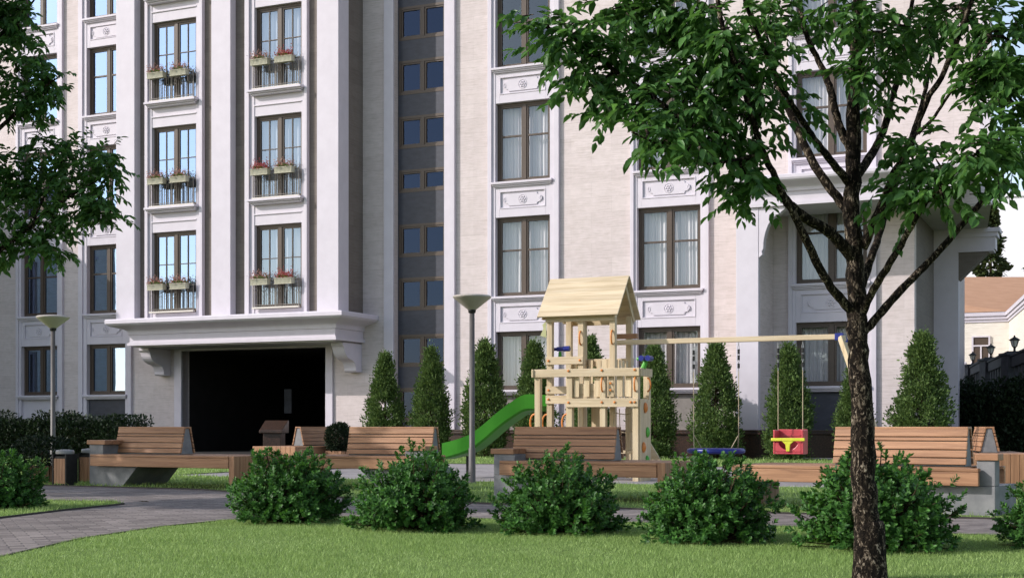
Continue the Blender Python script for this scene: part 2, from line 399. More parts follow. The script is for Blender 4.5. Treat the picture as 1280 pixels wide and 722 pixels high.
# right flank, rear and roof
def wallrun(mb, pts, z0, z1, t=.25):
    for (a, b) in zip(pts, pts[1:]):
        A = Vector((a[0], -a[1], 0)); B = Vector((b[0], -b[1], 0)); n = (B-A).normalized(); s = Vector((-n.y, n.x, 0))*t
        mb.add([A+Vector((0,0,z0)), B+Vector((0,0,z0)), B+s+Vector((0,0,z0)), A+s+Vector((0,0,z0)), A+Vector((0,0,z1)), B+Vector((0,0,z1)), B+s+Vector((0,0,z1)), A+s+Vector((0,0,z1))],
               [(3,2,1,0),(4,5,6,7),(0,1,5,4),(1,2,6,5),(2,3,7,6),(3,0,4,7)])
w = MB(); wallrun(w, [(U_TOP-.02, -.36), (12.442, -4.0), (11.5912, -12.0), (-27, -12.0), (-27, -.3)], 6.32, TOP)
wallrun(w, [(RW-.02, -4.31), (RW-.6, -11.98), (-26.98, -11.98), (-26.98, -.3)], 0, 6.3)
bpart('rear_wall', w, 'stone')
w = MB(); w.prism([(-27, 0), (U_TOP, 0), (12.442, -4.3), (11.5912, -12), (-27, -12)], lambda p, q, a: (p, -q, a), TOP, TOP+.25)
bpart('roof', w, 'zinc')
w = MB(); w.prism([(U_LOW, -.001), (U_TOP, -.001), (12.442, -4.3), (U_LOW, -4.3)], lambda p, q, a: (p, -q, a), 6.24, 6.298)
bpart('recess_soffit', w, 'soffit')
w = MB(); UB = 12.7936
w.bd(RW, UB-.12, -4.6, -4.0, 5.66, 6.0); w.bd(RW, UB-.06, -4.62, -3.96, 6.0, 6.12); w.bd(RW, UB, -4.64, -3.92, 6.12, 6.235)
w.bd(RW, UB-.16, -4.58, -3.97, 5.60, 5.66)
bpart('flank_cornice', w, 'white')
w = MB(); w.prism([(RW, 5.598), (UB-.3, 5.598), (RW+.02, 4.85), (RW, 4.85)], lambda p, q, a: (p, -a, q), -4.5, -4.02)
bpart('flank_bracket', w, 'stone_dark')  # dark cladding colour stands in for the shaded underside
# dark rooms behind the windows
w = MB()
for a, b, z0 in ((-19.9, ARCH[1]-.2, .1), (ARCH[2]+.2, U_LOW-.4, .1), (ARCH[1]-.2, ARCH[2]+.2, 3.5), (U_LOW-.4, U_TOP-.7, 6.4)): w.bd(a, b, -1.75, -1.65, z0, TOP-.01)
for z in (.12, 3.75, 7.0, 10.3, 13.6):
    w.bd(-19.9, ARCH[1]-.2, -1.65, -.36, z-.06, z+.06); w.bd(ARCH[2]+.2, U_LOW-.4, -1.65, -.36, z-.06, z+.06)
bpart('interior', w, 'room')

# arched passage: lining, white frame, opaque panel coloured as a dim lit slit
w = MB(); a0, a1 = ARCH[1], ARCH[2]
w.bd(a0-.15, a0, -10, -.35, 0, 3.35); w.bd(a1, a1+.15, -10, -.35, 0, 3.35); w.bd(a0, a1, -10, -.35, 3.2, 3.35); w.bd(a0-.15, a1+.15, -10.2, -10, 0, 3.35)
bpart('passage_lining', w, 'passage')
w = MB(); w.bd(-9.5979, -9.3156, -3.02, -2.96, 1.25, 2.05); bpart('lit_slit_panel', w, 'navy')
w = MB(); w.bd(ARCH[0], a0, -.3, .07, 0, 3.47); w.bd(a1, ARCH[3], -.3, .07, 0, 3.47); w.bd(a0, a1, -.3, .07, 3.2, 3.47)
bpart('passage_frame', w, 'white', .012)

# plinth of brown granite with a moulded cap
for a, b in ((ARCH[3], STAIR[0]), (STAIR[0], STAIR[1]), (STAIR[1], 6.9), (7.55, U_LOW+.03), (-20, ARCH[0])):
    w = MB(); w.bd(a, b, 0, .11, 0, .60); bpart('plinth', w, 'granite'); w = MB(); w.bd(a, b, 0, .17, .60, .66); w.bd(a, b, 0, .14, .66, .72); bpart('plinth_cap', w, 'granite', .012)
w = MB(); w.bd(6.88, 7.55, 0, 1.82, 0, .6); bpart('plinth', w, 'granite'); w = MB(); w.bd(6.83, 7.6, 0, 1.87, .6, .66); w.bd(6.86, 7.57, 0, 1.84, .66, .72); bpart('plinth_cap', w, 'granite', .012)

# ---------------------------------------------------------------- windows
CACHE = {}
def frame_mesh(W, H, kind):
    k = ('f', round(W, 2), round(H, 2), kind)
    if k in CACHE: return CACHE[k]
    m = MB(); b, s = .075, .05
    m.box(0, b, -.05, .06, 0, H); m.box(W-b, W, -.05, .06, 0, H); m.box(b, W-b, -.05, .06, 0, b); m.box(b, W-b, -.05, .06, H-b, H)
    mid = W/2; m.box(mid-.055, mid+.055, -.055, .055, b, H-b)
    for x0, x1 in ((b, mid-.055), (mid+.055, W-b)):                 # sashes
        m.box(x0, x0+s, -.03, .04, b, H-b); m.box(x1-s, x1, -.03, .04, b, H-b); m.box(x0+s, x1-s, -.03, .04, b, b+s); m.box(x0+s, x1-s, -.03, .04, H-b-s, H-b)
        if kind == 'tall': m.box(x0+s, x1-s, -.028, .035, H*.575, H*.575+.05)
        if kind == 'french':
            xm = (x0+x1)/2; m.box(xm-.012, xm+.012, -.02, .03, b+s, H-b-s); m.box(x0+s, xm-.012, -.02, .03, H*.60, H*.60+.024); m.box(xm+.012, x1-s, -.02, .03, H*.60, H*.60+.024)
    CACHE[k] = m.mesh('frame', M['frame']); return CACHE[k]
def pane_mesh(W, H, g):
    e = .12
    k = ('p', round(W, 2), round(H, 2), g)
    if k in CACHE: return CACHE[k]
    m = MB()
    for a, b in ((e, W/2-e*.8), (W/2+e*.8, W-e)): m.add([(a, .006, e), (b, .006, e), (b, .006, H-e), (a, .006, H-e)], [(0, 1, 2, 3)])
    CACHE[k] = m.mesh('pane', M[g]); return CACHE[k]
def curtain_mesh(W, H, seed, gap):
    r = random.Random(seed); V = []; F = []; n = 60; rows = 5
    for a, b in ((-.02, W/2-gap), (W/2+gap*.6, W+.02)):
        ph = [r.uniform(0, 6) for _ in range(4)]; o = len(V)
        for j in range(rows):
            z = .02+(H-.04)*j/(rows-1)
            for i in range(n):
                x = a+(b-a)*i/(n-1); s = (i/(n-1))*(b-a)
                y = .028*math.sin(s*58+ph[0]+.4*math.sin(s*17+ph[1])) + .014*math.sin(s*97+ph[2]) + .012*math.sin(z*2+ph[3])
                V.append((x, .22+y*(1.15-.35*j/(rows-1)), z))
        for j in range(rows-1):
            for i in range(n-1): p = o+j*n+i; F.append((p, p+1, p+n+1, p+n))
    m = MB(); m.add(V, F); return m.mesh('curtain', M['curtain'], True)
CURT = {}
def window(u0, u1, z0, z1, d, kind, g, curtain=True, gap=.05):
    W, H = u1-u0, z1-z0
    f = put('window', frame_mesh(W, H, kind), bld, (u0, -d, z0))
    put('pane', pane_mesh(W, H, g), f)
    if curtain:
        k = (round(W, 2), round(H, 2), gap, random.randint(0, 2))
        if k not in CURT: CURT[k] = curtain_mesh(W, H, len(CURT)*3+5, gap)
        put('curtain', CURT[k], f)
    return f

def ornament_mesh(W):
    """raised plaque with notched ends and a rosette"""
    m = MB(); h = .17; e = W/2
    out = [(-e+.14, -h), (e-.14, -h)]
    out += [(e-.14+.02, -h+.06)] + [(e-.10+.10*math.cos(t), .11*math.sin(t)) for t in np.linspace(-1.2, 1.2, 9)] + [(e-.14+.02, h-.06)]
    out += [(e-.14, h), (-e+.14, h)]
    out += [(-e+.12, h-.06)] + [(-e+.10-.10*math.cos(t), -.11*math.sin(t)) for t in np.linspace(-1.2, 1.2, 9)] + [(-e+.12, -h+.06)]
    m.prism(out, lambda p, q, a: (p, a, q), 0, -.028)
    m.tube([(.125*math.cos(t), -.03, .125*math.sin(t)) for t in np.linspace(0, 2*PI, 25)], .011, 6, False)
    for k in range(6):
        t = k*PI/3; c, s = math.cos(t), math.sin(t)
        m.add([(x+.068*c, -.028-z_, y+.068*s) for x, y, z_ in MB().lathe([(.036, 0), (.030, .016), (.014, .026)], 8).v], MB().lathe([(.036, 0), (.030, .016), (.014, .026)], 8).f)
    m.lathe([(.034, 0), (.03, .02), (.012, .03)], 10)
    for i in range(len(m.v)-30, len(m.v)): x, y, z = m.v[i]; m.v[i] = (x, -.03-z, y)
    for sx in (-1, 1):
        m.tube([(sx*(e-.02+.03*math.cos(t)), -.03, .06*math.sin(t)) for t in np.linspace(0, 2*PI, 17)], .012, 6, False)
    return m.mesh('ornament', M['white'])

def column(c, rows, d_in, below, g, skip=()):
    """white casing strips, spandrels, sills and the windows of one vertical bay"""
    j = MB(); e = .0
    for a, b in ((c[0], c[1]), (c[2], c[3])):
        wd = b-a; j.bd(a, b, -.3, .05, .72, TOP)
        lo, hi = (a, a+wd*.55) if a == c[0] else (b-wd*.55, b); j.bd(lo, hi, .05, .10, .72, TOP)
    bpart('casing', j, 'white', .008)
    orn = ornament_mesh(min(1.15, (c[2]-c[1])*.72))
    for i, (z0, z1) in enumerate(rows if c in (C1, C2) else rows[:4]):
        if i: spandrel(c, rows[i-1][1], z0, orn)
        s = MB(); s.bd(c[1]-.10, c[2]+.10, -.1, .17, z0-.07, z0-.004); s.bd(c[1]-.07, c[2]+.07, .0, .13, z0-.11, z0-.07); s.bd(c[1]-.04, c[2]+.04, .0, .09, z0-.15, z0-.11)
        kind = 'low' if i == 0 else 'tall'
        f = window(c[1], c[2], z0, z1, -.16, kind, g, g != 'glass_sky_blue' and not (c is C4 and i == 3), .22 if (i == 0 and c is C4) else .05)
        so = bpart('sill', s, 'white', .01, f); so.location = (-c[1], -.16, -z0)
    t = MB(); t.bd(c[1], c[2], -.3, .03, rows[-1 if c in (C1, C2) else 3][1], TOP); bpart('spandrel', t, 'white')
    b = MB(); b.bd(c[1], c[2], -.3, -.06, .72, rows[0][0]-.155); bpart('apron_panel', b, below)

def spandrel(c, z0, z1, orn):
    t = MB(); t.bd(c[1], c[2], -.3, .0, z0, z1-.005)
    a, b, p, q = c[1]+.13, c[2]-.13, z0+.24, z1-.26
    t.bd(c[1], a, 0, .035, z0, z1-.15); t.bd(b, c[2], 0, .035, z0, z1-.15); t.bd(a, b, 0, .035, z0, p); t.bd(a, b, 0, .035, q, z1-.15)
    for x0, x1, y0, y1 in ((a, b, p, p+.03), (a, b, q-.03, q), (a, a+.03, p+.03, q-.03), (b-.03, b, p+.03, q-.03)): t.bd(x0, x1, 0, .05, y0, y1)
    o = bpart('spandrel', t, 'white', .006)
    put('ornament', orn, o, ((a+b)/2, 0, (p+q)/2))
for c, below, g in ((C1, 'white', 'glass_sky_blue'), (C2, 'slate', 'glass_sky_blue'), (C4, 'taupe', 'glass'), (C5, 'taupe', 'glass'), (C6, 'slate', 'glass')):
    column(c, ROWS, .2, below, g)

# ---------------------------------------------------------------- stair strip
SW = [(13.86, 14.85), (12.22, 13.21), (10.61, 11.62), (9.02, 9.97), (7.72, 8.39), (5.81, 6.78), (4.23, 5.2), (2.57, 3.52), (.95, 1.95)]
w = MB(); s0, s1 = STAIR[0], STAIR[1]
cells(w, s0, s1, .7, TOP, -.5, -.22, [(s0+.04, s1-.04, a, b) for a, b in SW])
bpart('stair_panel', w, 'slate')
for a, b in SW: window(s0+.04, s1-.04, a, b, -.26, 'stair', 'glass_dark', False)
w = MB(); PL = [-4.123, -3.826]; PR = [-2.134, -1.772]
w.bd(PL[0], s0-.002, -.3, .07, .72, TOP); w.bd(s1+.002, s1+.16, -.3, .06, .72, TOP); w.bd(s1+.16, PR[1], 0, .11, .72, TOP)
bpart('stair_pilaster', w, 'white', .008)

# ---------------------------------------------------------------- the bay with balconies
BAY = [(-11.6402, -9.9643), (-7.8406, -6.1875)]
BP = [[-12.86, -12.144], [-9.256, -8.559], [-5.537, -4.81]]
CAS = [(-11.8709, -9.6976), (-8.1549, -5.9675)]
BROW = [(4.3, 6.8), (7.55, 10.05), (10.8, 13.3), (14.0, 16.5)]
u0b, u1b = BP[0][0]+.03, BP[2][1]-.06
w = MB(); cells(w, u0b, u1b, 4.1, TOP, .95, 1.22, [(c[0], c[1], 4.1, TOP) for c in CAS])
w.bd(u0b, u0b+.25, -.0, .95, 4.1, TOP); w.bd(u1b-.25, u1b, .0, .95, 4.1, TOP)
bpart('bay_wall', w, 'stone_dark')
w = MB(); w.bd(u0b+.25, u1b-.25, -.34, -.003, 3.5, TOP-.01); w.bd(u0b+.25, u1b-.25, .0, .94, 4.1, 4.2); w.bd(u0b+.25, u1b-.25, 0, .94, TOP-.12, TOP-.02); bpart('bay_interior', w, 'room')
w = MB(); w.bd(u0b-.05, u1b+.08, 0, 1.55, TOP, TOP+.2); bpart('bay_roof', w, 'zinc')
for k, (a, b) in enumerate(BP):
    w = MB()
    if k == 2: w.bd(a, b, .92, 1.5, 4.1, TOP)
    elif k == 0: w.bd(a, b, .92, 1.5, 4.1, TOP)
    else: w.bd(a, b, 1.22, 1.5, 4.1, TOP)
    bpart('bay_pilaster', w, 'white', .01)
def railing_mesh(W):
    m = MB(); n = 21
    for i in range(n+1):
        x = .02+(W-.04)*i/n; m.tube([(x, 0, .05), (x, 0, .78)], .008, 6)
    for x in (.02, W/2, W-.02): m.box(x-.014, x+.014, -.014, .014, .02, .86)
    m.box(0, W, -.018, .018, .80, .835); m.box(0, W, -.012, .012, .70, .715); m.box(0, W, -.012, .012, .10, .118)
    for i in range(6):                                               # scrolls below the rail
        cx = W*(i+.5)/6
        m.tube([(cx+.055*math.cos(t)*(1-t/14), -.012, .63+.055*math.sin(t)*(1-t/14)) for t in np.linspace(0, 9, 22)], .006, 5)
        m.tube([(cx-.06+.12*t, -.012, .55-.07*math.sin(t*PI)) for t in np.linspace(0, 1, 8)], .006, 5)
    return m
def trough_mesh():
    m = MB(); L, Wd, H = .60, .19, .15
    m.prism([(-Wd/2+.015, 0), (Wd/2-.015, 0), (Wd/2, H), (-Wd/2, H)], lambda p, q, a: (a, p, q), 0, L)
    for i in range(13): x = .02+i*.0465; m.bar((x, -Wd/2+.012, .01), (x, -Wd/2-.003, H-.005), .012, .012, Vector((0, 1, 0)))
    m.box(-.012, L+.012, -Wd/2-.014, Wd/2+.014, H, H+.018); m.box(-.008, L+.008, -Wd/2-.012, -Wd/2+.02, -.014, .0)
    return m.mesh('trough', M['pale_pot'])
M['pale_pot'] = mottled('pale sage planter', (.42, .40, .31), (.52, .50, .40), 10, .7, .2, .1)
def bunch(n, L, spread, up, mat, sz, seed):
    r = np.random.default_rng(seed)
    p = np.stack([r.uniform(.02, L-.02, n), r.normal(0, spread, n), .15+np.abs(r.normal(0, up, n))], 1)
    d = np.stack([r.normal(0, .8, n), r.normal(-.2, .8, n), r.uniform(.0, 1.0, n)], 1)
    V, F = leaves(p, d, r.uniform(.6, 1.3, n)*sz, LEAF_OVAL, r.normal(size=(n, 3)))
    return np_mesh('blooms', V, F, mat)
TROUGH = trough_mesh()
BL1 = bunch(420, .6, .075, .11, M['flower_pink'], .055, 1); BL2 = bunch(420, .6, .075, .11, M['flower_red'], .055, 2)
GR = bunch(140, .6, .085, .05, M['flower_leaf'], .055, 3)
flo = 0
for k in range(2):
    a, b = BAY[k]; c0, c1 = CAS[k]; W = b-a
    j = MB(); j.bd(c0, a, .95, 1.30, 4.1, TOP); j.bd(b, c1, .95, 1.30, 4.1, TOP)
    j.bd(c0, c0+(a-c0)*.5, 1.30, 1.36, 4.1, TOP); j.bd(c1-(c1-b)*.45, c1, 1.30, 1.36, 4.1, TOP)
    bpart('bay_casing', j, 'white', .008)
    zt = 4.1; RM = railing_mesh(W-.01).mesh('railing', M['iron'])
    for r, (z0, z1) in enumerate(BROW):
        s = MB(); s.bd(a, b, .95, 1.28, zt, z0-.004); h = z0-zt
        if r:
            s.bd(a-.02, b+.02, 1.28, 1.315, zt+.30, zt+.34)
            s.bd(a-.12, b+.12, 1.28, 1.55, z0-.07, z0-.004); s.bd(a-.08, b+.08, 1.28, 1.49, z0-.11, z0-.07); s.bd(a-.04, b+.04, 1.28, 1.43, z0-.16, z0-.11)
        bpart('bay_spandrel', s, 'white', .008)
        window(a, b, z0, z1, 1.12, 'french', 'glass_sky_blue' if k == 0 else 'glass_half', k == 1)
        ra = put('railing', RM, bld, (a+.005, -1.40, z0))
        cap = MB(); cap.box(0, W-.01, -.05, .03, .0, .05); cap.build('rail_foot', M['pale_metal'], ra)
        for q in range(2 if r < 3 else 0):
            lab = 'flower box with %s blooms, %s half of %s rail, %s balcony column' % (
                ('dusty pink', 'red and pink')[(q + r) % 2 if k else 0], ('left', 'right')[q], ('lowest', 'middle', 'top')[r], ('left', 'right')[k])
            uu = a+.05+q*(W*.5+.02)
            p = site(uu, 1.50, z0+.70)
            t = thing('flower_box', lab, 'flower box', p, FACADE_ROT, 'flower boxes hung on the balcony rails')
            put('trough', TROUGH, t); put('blossoms', BL2 if (k and (q+r) % 2) else BL1, t); put('foliage', GR, t)
            hk = MB()
            for x in (.12, .48): hk.tube([(x, .06, .12), (x, .10, .16), (x, .115, .10)], .006, 6)
            hk.build('hook', M['iron'], t)
        zt = z1
    s = MB(); s.bd(a, b, .95, 1.28, zt, TOP); bpart('bay_spandrel', s, 'white')

# canopy and its scrolled brackets
def ogee(z0, z1, o0, o1, n=9):
    return [(o0+(o1-o0)*(t-.13*math.sin(2*PI*t)), z0+(z1-z0)*(t)) for t in np.linspace(0, 1, n)]
CU = (-12.2451, -4.8572)
w = MB(); w.cornice(CU[0], CU[1], 1.6, [(0, 3.3), (.06, 3.3), (.06, 3.385), (.02, 3.385), (.02, 3.41), (.0, 3.41), (.0, 3.63), (.045, 3.64), (.045, 3.68)] + ogee(3.73, 3.95, .05, .50) + [(.53, 3.96), (.53, 4.06), (.51, 4.095)])
bpart('canopy', w, 'white')
w = MB(); w.bd(CU[0]+.1, CU[1]-.1, .0, 1.55, 3.26, 3.298); bpart('canopy_soffit', w, 'soffit')
def bracket(ua, ub):
    pr = [(0, 3.06), (1.28, 3.06), (1.28, 2.98), (1.2, 2.93)] + [(.62+.55*math.cos(t), 2.90-.34*math.sin(t)) for t in np.linspace(.15, 1.35, 8)] + \
         [(.62, 2.55), (.5, 2.50), (.44, 2.42), (.40, 2.34), (.40, 2.26), (.34, 2.22), (0, 2.22)]
    b = MB(); b.prism(pr, lambda p, q, a: (a, -p*.86, q+.2), ua, ub); return b
for a, b in ((-12.3026, -11.9254), (-5.3142, -4.9025)): bpart('canopy_bracket', bracket(a, b), 'white', .012)

# porch on the right: white fronted pier, cornice, curved spandrel bracket
PU = (6.9269, 7.4985)
w = MB(); w.bd(PU[0]+.01, PU[1]-.02, 0, 1.5, .72, 6.28); bpart('porch_pier', w, 'stone')
w = MB(); w.bd(PU[0], PU[1], 1.5, 1.7, .72, 6.28); bpart('porch_pilaster', w, 'white', .008)
w = MB(); w.cornice(PU[0]+.05, 12.1347, 1.72, [(0, 6.28), (.05, 6.28), (.05, 6.36), (.01, 6.36), (.01, 6.39), (0, 6.39), (0, 6.62), (.05, 6.63), (.05, 6.67)] + ogee(6.70, 6.89, .05, .38) + [(.39, 6.91), (.39, 6.98), (.37, 7.0)])
bpart('porch_cornice', w, 'white')
w = MB(); x0 = PU[1]+.002
pr = [(x0, 6.278), (x0+.66, 6.278), (x0+.66, 6.20), (x0+.58, 6.15)] + [(x0+.58-.46*math.sin(t), 6.10-.85*(1-math.cos(t))) for t in np.linspace(.1, PI/2, 10)] + [(x0+.08, 5.18), (x0+.10, 5.1), (x0, 5.02)]
w.prism(pr, lambda p, q, a: (p, -a, q), 1.45, 1.69); bpart('porch_bracket', w, 'white', .01)

# side wing that stands out from the facade on the far left (its shadow falls across the left windows)
WU, WD, WH = -20.0, 6.6, 9.3
w = MB(); wh = [(d, d+1.5, z, z+h) for d in (.9, 3.9) for z, h in ((1.85, 1.65), (4.5, 2.25), (7.3, 1.5))]
ds = sorted({0, WD} | {h[0] for h in wh} | {h[1] for h in wh})
for a, b in zip(ds, ds[1:]):
    z = 0
    for h in sorted([h for h in wh if h[0] <= a and h[1] >= b], key=lambda h: h[2]): w.bd(WU-.3, WU, a, b, z, h[2]); z = h[3]
    w.bd(WU-.3, WU, a, b, z, WH)
w.bd(WU-7, WU-.3, WD-.3, WD, 0, WH); w.bd(WU-7, WU-6.7, 0, WD-.3, 0, WH)
bpart('wing_wall', w, 'wing_stone')
w = MB(); w.bd(WU-6.99, WU-.01, 0.001, WD-.01, WH, WH+.2); w.bd(WU-.1, WU+.25, .001, WD+.2, WH-.12, WH-.002); bpart('wing_roof', w, 'white')
for d0, d1, z0, z1 in wh:
    m = MB()
    for a, b, p, q in ((d0, d0+.09, z0, z1), (d1-.09, d1, z0, z1), (d0+.09, d1-.09, z0, z0+.09), (d0+.09, d1-.09, z1-.09, z1), ((d0+d1)/2-.04, (d0+d1)/2+.04, z0+.09, z1-.09)): m.bd(WU-.25, WU-.12, a, b, p, q)
    f = bpart('wing_window', m, 'white'); m = MB(); m.bd(WU-.2, WU-.19, d0+.09, d1-.09, z0+.09, z1-.09); bpart('wing_pane', m, 'frame', parent=f)
    m = MB(); m.bd(WU, WU+.08, d0-.15, d1+.15, z0-.12, z0-.003); bpart('wing_sill', m, 'white', parent=f)

# ================================================================== GROUND
def sheet(name, pts, z, mat, label, cat):
    me = bpy.data.meshes.new(name); me.from_pydata([(p[0], p[1], z) for p in pts], [], [tuple(range(len(pts)))]); me.materials.append(M[mat])
    return struct(put(name, me), label, cat)
sheet('ground', [(-260, -60), (260, -60), (260, 420), (-260, 420)], 0, 'ground', 'rough green ground running out to the horizon', 'ground')
NEAR = [(-3.05, 2.5), (-3.1, 6), (-3.1, 8.24), (-3.04, 9.58), (-2.77, 10.71), (-2.42, 11.45), (-1.75, 11.9), (-.95, 11.86), (-.21, 11.62), (1.05, 11.15), (2.2, 10.71), (3.31, 9.95), (5.2, 9.0), (9, 7.2)]
FAR = [(9, 9.7), (6, 10.95), (3.9, 11.83), (1.42, 12.95), (-.34, 14.1), (-1.9, 15.2), (-3.46, 16.59), (-3.95, 17.22), (-5.76, 18.13), (-9, 19.6), (-14, 21.9)]
TONG = [(-14, 18.2), (-9, 16.2), (-4.95, 14.55), (-4.2, 14.3), (-3.98, 13.95), (-4.28, 12.8), (-4.45, 11.83), (-4.6, 10), (-4.7, 6), (-4.7, 2.5)]
sheet('path', NEAR + FAR + TONG, .004, 'pavers', 'grey clay paver path curving round the front lawn', 'path')
PLN = [tuple(site(u, 17.5)[:2]) for u in (-5.2, 14)]
sheet('plaza', [site(1.5, 17.5), site(14, 17.5), site(14, 9.1), site(1.5, 9.1)], .004, 'plaza', 'smooth grey paved play area behind the benches', 'plaza')
sheet('pavement', [site(-5.5, 2.1), site(14, 2.1), site(14, -6.0), site(-5.5, -6.0)], .004, 'plaza', 'grey pavement strip along the foot of the building', 'pavement')
sheet('driveway', [site(-12.5, 9.1), site(-5.4, 9.1), site(-5.52, -9.8), site(-12.5, -9.8)], .006, 'asphalt', 'dark asphalt driveway leading into the dark archway', 'driveway')
LAWN_F = NEAR + [(9, 2.5)]
LAWN_T = TONG + [(-14, 2.5)]
LAWN_B = FAR + [tuple(site(-15.5, 9.2)[:2]), tuple(site(1.45, 9.2)[:2])] + [tuple(site(1.45, 17.5)[:2]), tuple(site(14, 17.5)[:2])]
LAWN_C = [tuple(site(*q)[:2]) for q in ((-5.3, 9.05), (14, 9.05), (14, 2.15), (-5.3, 2.15))]
for p, l in ((LAWN_F, 'sunlit front lawn of short grass before the shrubs'), (LAWN_T, 'tongue of lawn under the leftmost shrub'), (LAWN_B, 'strip of lawn the benches stand on'), (LAWN_C, 'narrow lawn along the row of cypresses')):
    sheet('lawn', p, .012, 'turf', l, 'lawn')
k = MB()
for line in (NEAR, FAR, TONG):
    for (a, b) in zip(line, line[1:]):
        k.bar((a[0], a[1], .009), (b[0], b[1], .009), .016, .022)
struct(k.build('kerb', M['kerb']), 'thin dark steel edging between path and lawns', 'kerb')

def inside(P, poly):
    x, y = P[:, 0], P[:, 1]; r = np.zeros(len(P), bool); n = len(poly)
    for i in range(n):
        (x1, y1), (x2, y2) = poly[i][:2], poly[(i+1) % n][:2]
        if y1 == y2: continue
        r ^= ((y1 > y) != (y2 > y)) & (x < (x2-x1)*(y-y1)/(y2-y1)+x1)
    return r
def blades(poly, n, x0, x1, y0, y1, h, wd, clump=.35):
    P = np.stack([RNG.uniform(x0, x1, n), RNG.uniform(y0, y1, n)], 1); P = P[inside(P, poly)]; n = len(P)
    hh = h*RNG.uniform(.45, 1.15, n)*(1+clump*np.sin(P[:, 0]*3.1+1.3*np.sin(P[:, 1]*2.3))*np.sin(P[:, 1]*2.7+P[:, 0]))
    a = RNG.uniform(0, 2*PI, n); ln = RNG.normal(0, .38, (n, 2))*hh[:, None]
    base = np.concatenate([P, np.full((n, 1), .011)], 1); s = np.stack([np.cos(a), np.sin(a), np.zeros(n)], 1)*(wd*RNG.uniform(.6, 1.2, n))[:, None]
    tip = base+np.concatenate([ln, hh[:, None]], 1)
    V = np.stack([base-s, base+s, tip], 1).reshape(-1, 3)
    return V, np.arange(3*n).reshape(-1, 3)
parts = [blades(LAWN_F, 340000, -3.3, 5.2, 5.0, 12, .024, .0022), blades(LAWN_T, 25000, -7, -3.9, 9.5, 14.6, .04, .004),
         blades(LAWN_B, 60000, -9, 8, 10.5, 24, .05, .006), blades(LAWN_C, 25000, -8, 16, 26, 40, .07, .012),
         blades(LAWN_B, 25000, -14, -3, 18, 36, .06, .010)]
o = 0; Vs = []; Fs = []
for V, F in parts: Vs.append(V); Fs.append(F+o); o += len(V)
struct(put('grass', np_mesh('grass', np.concatenate(Vs), np.concatenate(Fs), M['blade'])), 'short green grass blades covering the lawns', 'grass', 'stuff')
tag(MB().add([(.04*math.cos(t)*(1.6 if math.cos(t) > 0 else 1), .03*math.sin(t), .006+.012*math.cos(3*t)**2) for t in np.linspace(0, 2*PI, 14)[:-1]], [tuple(range(13))]).build('fallen_leaf', M['stain'], None, (-3.83, 14.1, .016)), 'brown fallen leaf lying at the tip of the left lawn', 'leaf')

# ================================================================== BENCHES
def make_bench(L, mir, b0=.18, b1=1.40, arm_h=.50, wide_arm=.30, arm_d=.32):
    """x along the bench from the concrete arm end, front towards -y; mir flips it end for end"""
    s = -1 if mir else 1
    def B(mb, x0, x1, y0, y1, z0, z1): mb.box(*sorted((s*x0, s*x1)), y0, y1, z0, z1)
    fr = lambda p, q, a: (s*p, a, q)
    base = MB(); base.prism([(-.12, 0), (.50, 0), (.78, .272), (-.12, .272)], fr, -.40, .40)
    up = MB(); B(up, -.12, .14 if arm_d > .2 else .04, -.40, -.40+arm_d, .274, arm_h)
    arm = MB()
    na = 2 if arm_d < .4 else 5
    for i in range(na): B(arm, -.15, wide_arm, -.42+i*(arm_d+.04)/na, -.42+(i+1)*(arm_d+.04)/na-.005, arm_h+.002, arm_h+.06)
    seat = MB()
    for i in range(4):
        y = -.50+i*.085; B(seat, .142 if i else 0, L-.095, y, y+.08, .40, .432); B(seat, .142 if i else 0, L-.095, -y-.08, -y, .40, .432)
    B(seat, 0, L-.097, -.50, -.455, .275, .398); B(seat, 0, L-.097, .455, .50, .275, .398)
    for i in range(2): B(seat, b1+.06, L-.095, -.155+i*.16, -.005+i*.16, .40, .432)
    B(seat, .8, L-.1, -.45, .45, .30, .398)
    leg = MB()
    for i in range(9): B(leg, L-.09, L, -.50+i*.1115, -.50+i*.1115+.108, .0, .432)
    core = MB(); core.prism([(-.115, .434), (.115, .434), (.035, .775), (-.035, .775)], lambda p, q, a: (s*a, p, q), b0+.015, b1-.015)
    back = MB()
    for sg in (-1, 1):
        z = .452
        for h in (.058, .066, .072, .03, .075):
            def pt(zz, off): f = (zz-.434)/.341; return sg*(.115-.08*f+off)
            back.prism([(pt(z, .004), z), (pt(z, .032), z), (pt(z+h, .032), z+h), (pt(z+h, .004), z+h)], lambda p, q, a: (s*a, p, q), b0, b1)
            z += h+.008
    B(back, b0, b1, -.068, .068, .777, .80)
    return dict(base=(base, 'concrete'), upright=(up, 'concrete'), armrest=(arm, 'bench_wood'), seat=(seat, 'bench_wood'), leg=(leg, 'bench_wood_upright'), backrest=(back, 'bench_wood'), backrest_core=(core, 'concrete'))
def bench(label, loc, ang, L, mir, **kw):
    t = thing('park_bench', label, 'bench', (loc[0], loc[1], 0), math.radians(ang), 'wood and concrete benches around the play area')
    for n, (mb, mt) in make_bench(L, mir, **kw).items(): mb.build(n, M[mt], t, bevel=.006)
    return t
def front(x, y, ang, off=.5):
    a = math.radians(ang); return (x-off*math.sin(a)*1, y+off*math.cos(a))
bench('long shaded bench with concrete arm end on the left, beside the litter bins', front(-5.68, 18.3, -30.5), -30.5, 2.56, False, b0=.08, b1=1.30, arm_h=.56, wide_arm=.20, arm_d=.66)
bench('shaded dark brown bench in front of the wooden play tower', front(-.139, 14.8, -27), -27, 1.92, False, b0=-.03, b1=1.20, wide_arm=.13)
bench('sunlit bench with the full backrest between the small pot bush and the slide end', front(-1.24, 16.8, -22), -22, 1.8, True, b0=-.10, b1=1.11, wide_arm=.13)
